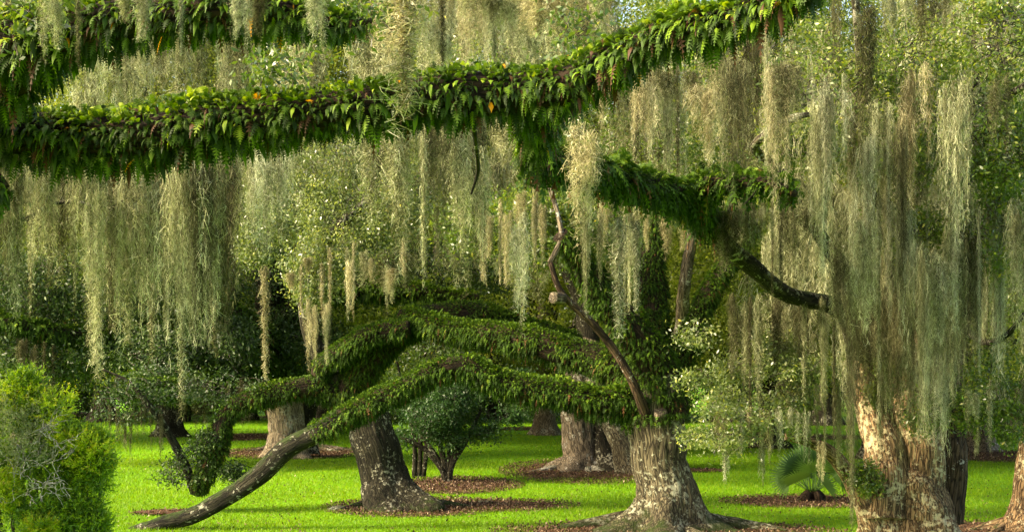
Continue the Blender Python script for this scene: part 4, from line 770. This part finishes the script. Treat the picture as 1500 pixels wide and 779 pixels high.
curtain(1220, 1430, 330, (520, 690), (23, 27), 24, 'curtain', ['pale', 'dark', 'grey', 'dark', 'pale', 'pale'], 'moss drape in the great curtain over the tan oak', 'great moss curtain over the tan oak', (0.5, 0.9), 130)
curtain(1265, 1420, 430, (590, 690), (25, 28.5), 9, 'curtain', ['pale', 'grey', 'dark'], 'moss drape veiling the upper trunk of the tan oak', 'moss veiling the tan oak', (0.5, 0.8), 90)
curtain(20, 480, -30, (45, 110), (10.0, 10.6), 8, 'column', ['pale', 'dark', 'grey'], 'moss tuft hanging in front of the top left fern limb', 'moss tufts before the top left limb', (0.3, 0.5))
curtain(1400, 1520, 260, (420, 600), (24, 28), 11, 'curtain', ['pale', 'grey'], 'moss drape in the curtain by the right edge', 'moss curtain by the right edge', (0.5, 0.9), 110)
curtain(1220, 1500, -30, (60, 160), (22, 26), 6, 'column', ['dark', 'pale'], 'moss tail along the top right of the view', 'moss along the top right', (0.6, 0.9))
curtain(1040, 1180, 600, (640, 690), (26.5, 27.5), 9, 'wisp', ['grey', 'warm'], 'small moss wisp under the low pale foliage', 'wisps under the low foliage', (0.7, 1.1))
curtain(1140, 1240, 560, (620, 690), (27, 29), 8, 'column', ['pale', 'warm'], 'moss tail left of the tan oak above the palmetto', 'moss left of the tan oak', (0.5, 0.8))
curtain(1410, 1500, 560, (620, 680), (26, 28), 6, 'column', ['pale'], 'moss tail right of the tan oak above the lawn', 'moss right of the tan oak', (0.5, 0.8))
curtain(150, 240, 600, (640, 680), (36.5, 37.5), 8, 'wisp', ['dark'], 'dark moss wisp below the low dark bough', 'wisps below the low dark bough', (0.6, 0.9), 20)
curtain(20, 80, 500, (560, 610), (53, 54), 5, 'column', ['dark'], 'olive moss tail far left behind the bush', 'far left moss', (1.0, 1.4))
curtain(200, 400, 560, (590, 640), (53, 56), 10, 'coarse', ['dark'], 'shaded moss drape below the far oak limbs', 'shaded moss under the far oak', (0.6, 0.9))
def far_moss():
    g = np.random.default_rng(777); parts = []
    src = []
    for me in PROTO['coarse']:
        v = np.empty(len(me.vertices) * 3, np.float32); me.vertices.foreach_get('co', v); f = np.empty(len(me.loops), np.int32); me.loops.foreach_get('vertex_index', f)
        t = np.empty(len(me.vertices), np.float32); me.attributes['tint'].data.foreach_get('value', t); src.append((v.reshape(-1, 3), f.reshape(-1, 4), t))
    for x0, x1, t0, t1, l0, l1, Ya, Yb, n in ((-20, 600, -40, 260, 90, 200, 42, 58, 50), (500, 1150, -40, 230, 90, 200, 38, 54, 60), (1050, 1520, -40, 420, 90, 220, 32, 42, 60), (560, 1020, 250, 380, 60, 110, 44, 52, 16), (1040, 1520, -40, 330, 80, 190, 27.5, 31, 42), (520, 900, -40, 40, 60, 120, 26, 34, 16)):
        for _ in range(n):
            px, tp, Y = x0 + (x1 - x0) * g.random(), t0 + (t1 - t0) * g.random(), Ya + (Yb - Ya) * g.random(); v, f, t = src[int(g.integers(5))]
            L = (l0 + (l1 - l0) * g.random()) * Y / F_PX; a = g.random() * 6.28; w = (0.9 + 0.7 * g.random()) * (0.5 if Y < 35 else 1.0); ca, sa = math.cos(a) * w, math.sin(a) * w
            q = np.stack([v[:, 0] * ca - v[:, 1] * sa, v[:, 0] * sa + v[:, 1] * ca, v[:, 2] * L / 2.6], -1) + W(px, tp, Y)
            parts.append((q, f, np.clip(t + 0.25 * (g.random() - 0.5), 0, 1)))
    V, F, T = merge(parts)
    tag(link('distant_moss', mesh('distant_moss', V, F, tint=T), M['moss_pale']), 'pale moss blurring together through the farther crowns', 'moss', kind='stuff')
far_moss()
print('moss objects', NM[0])
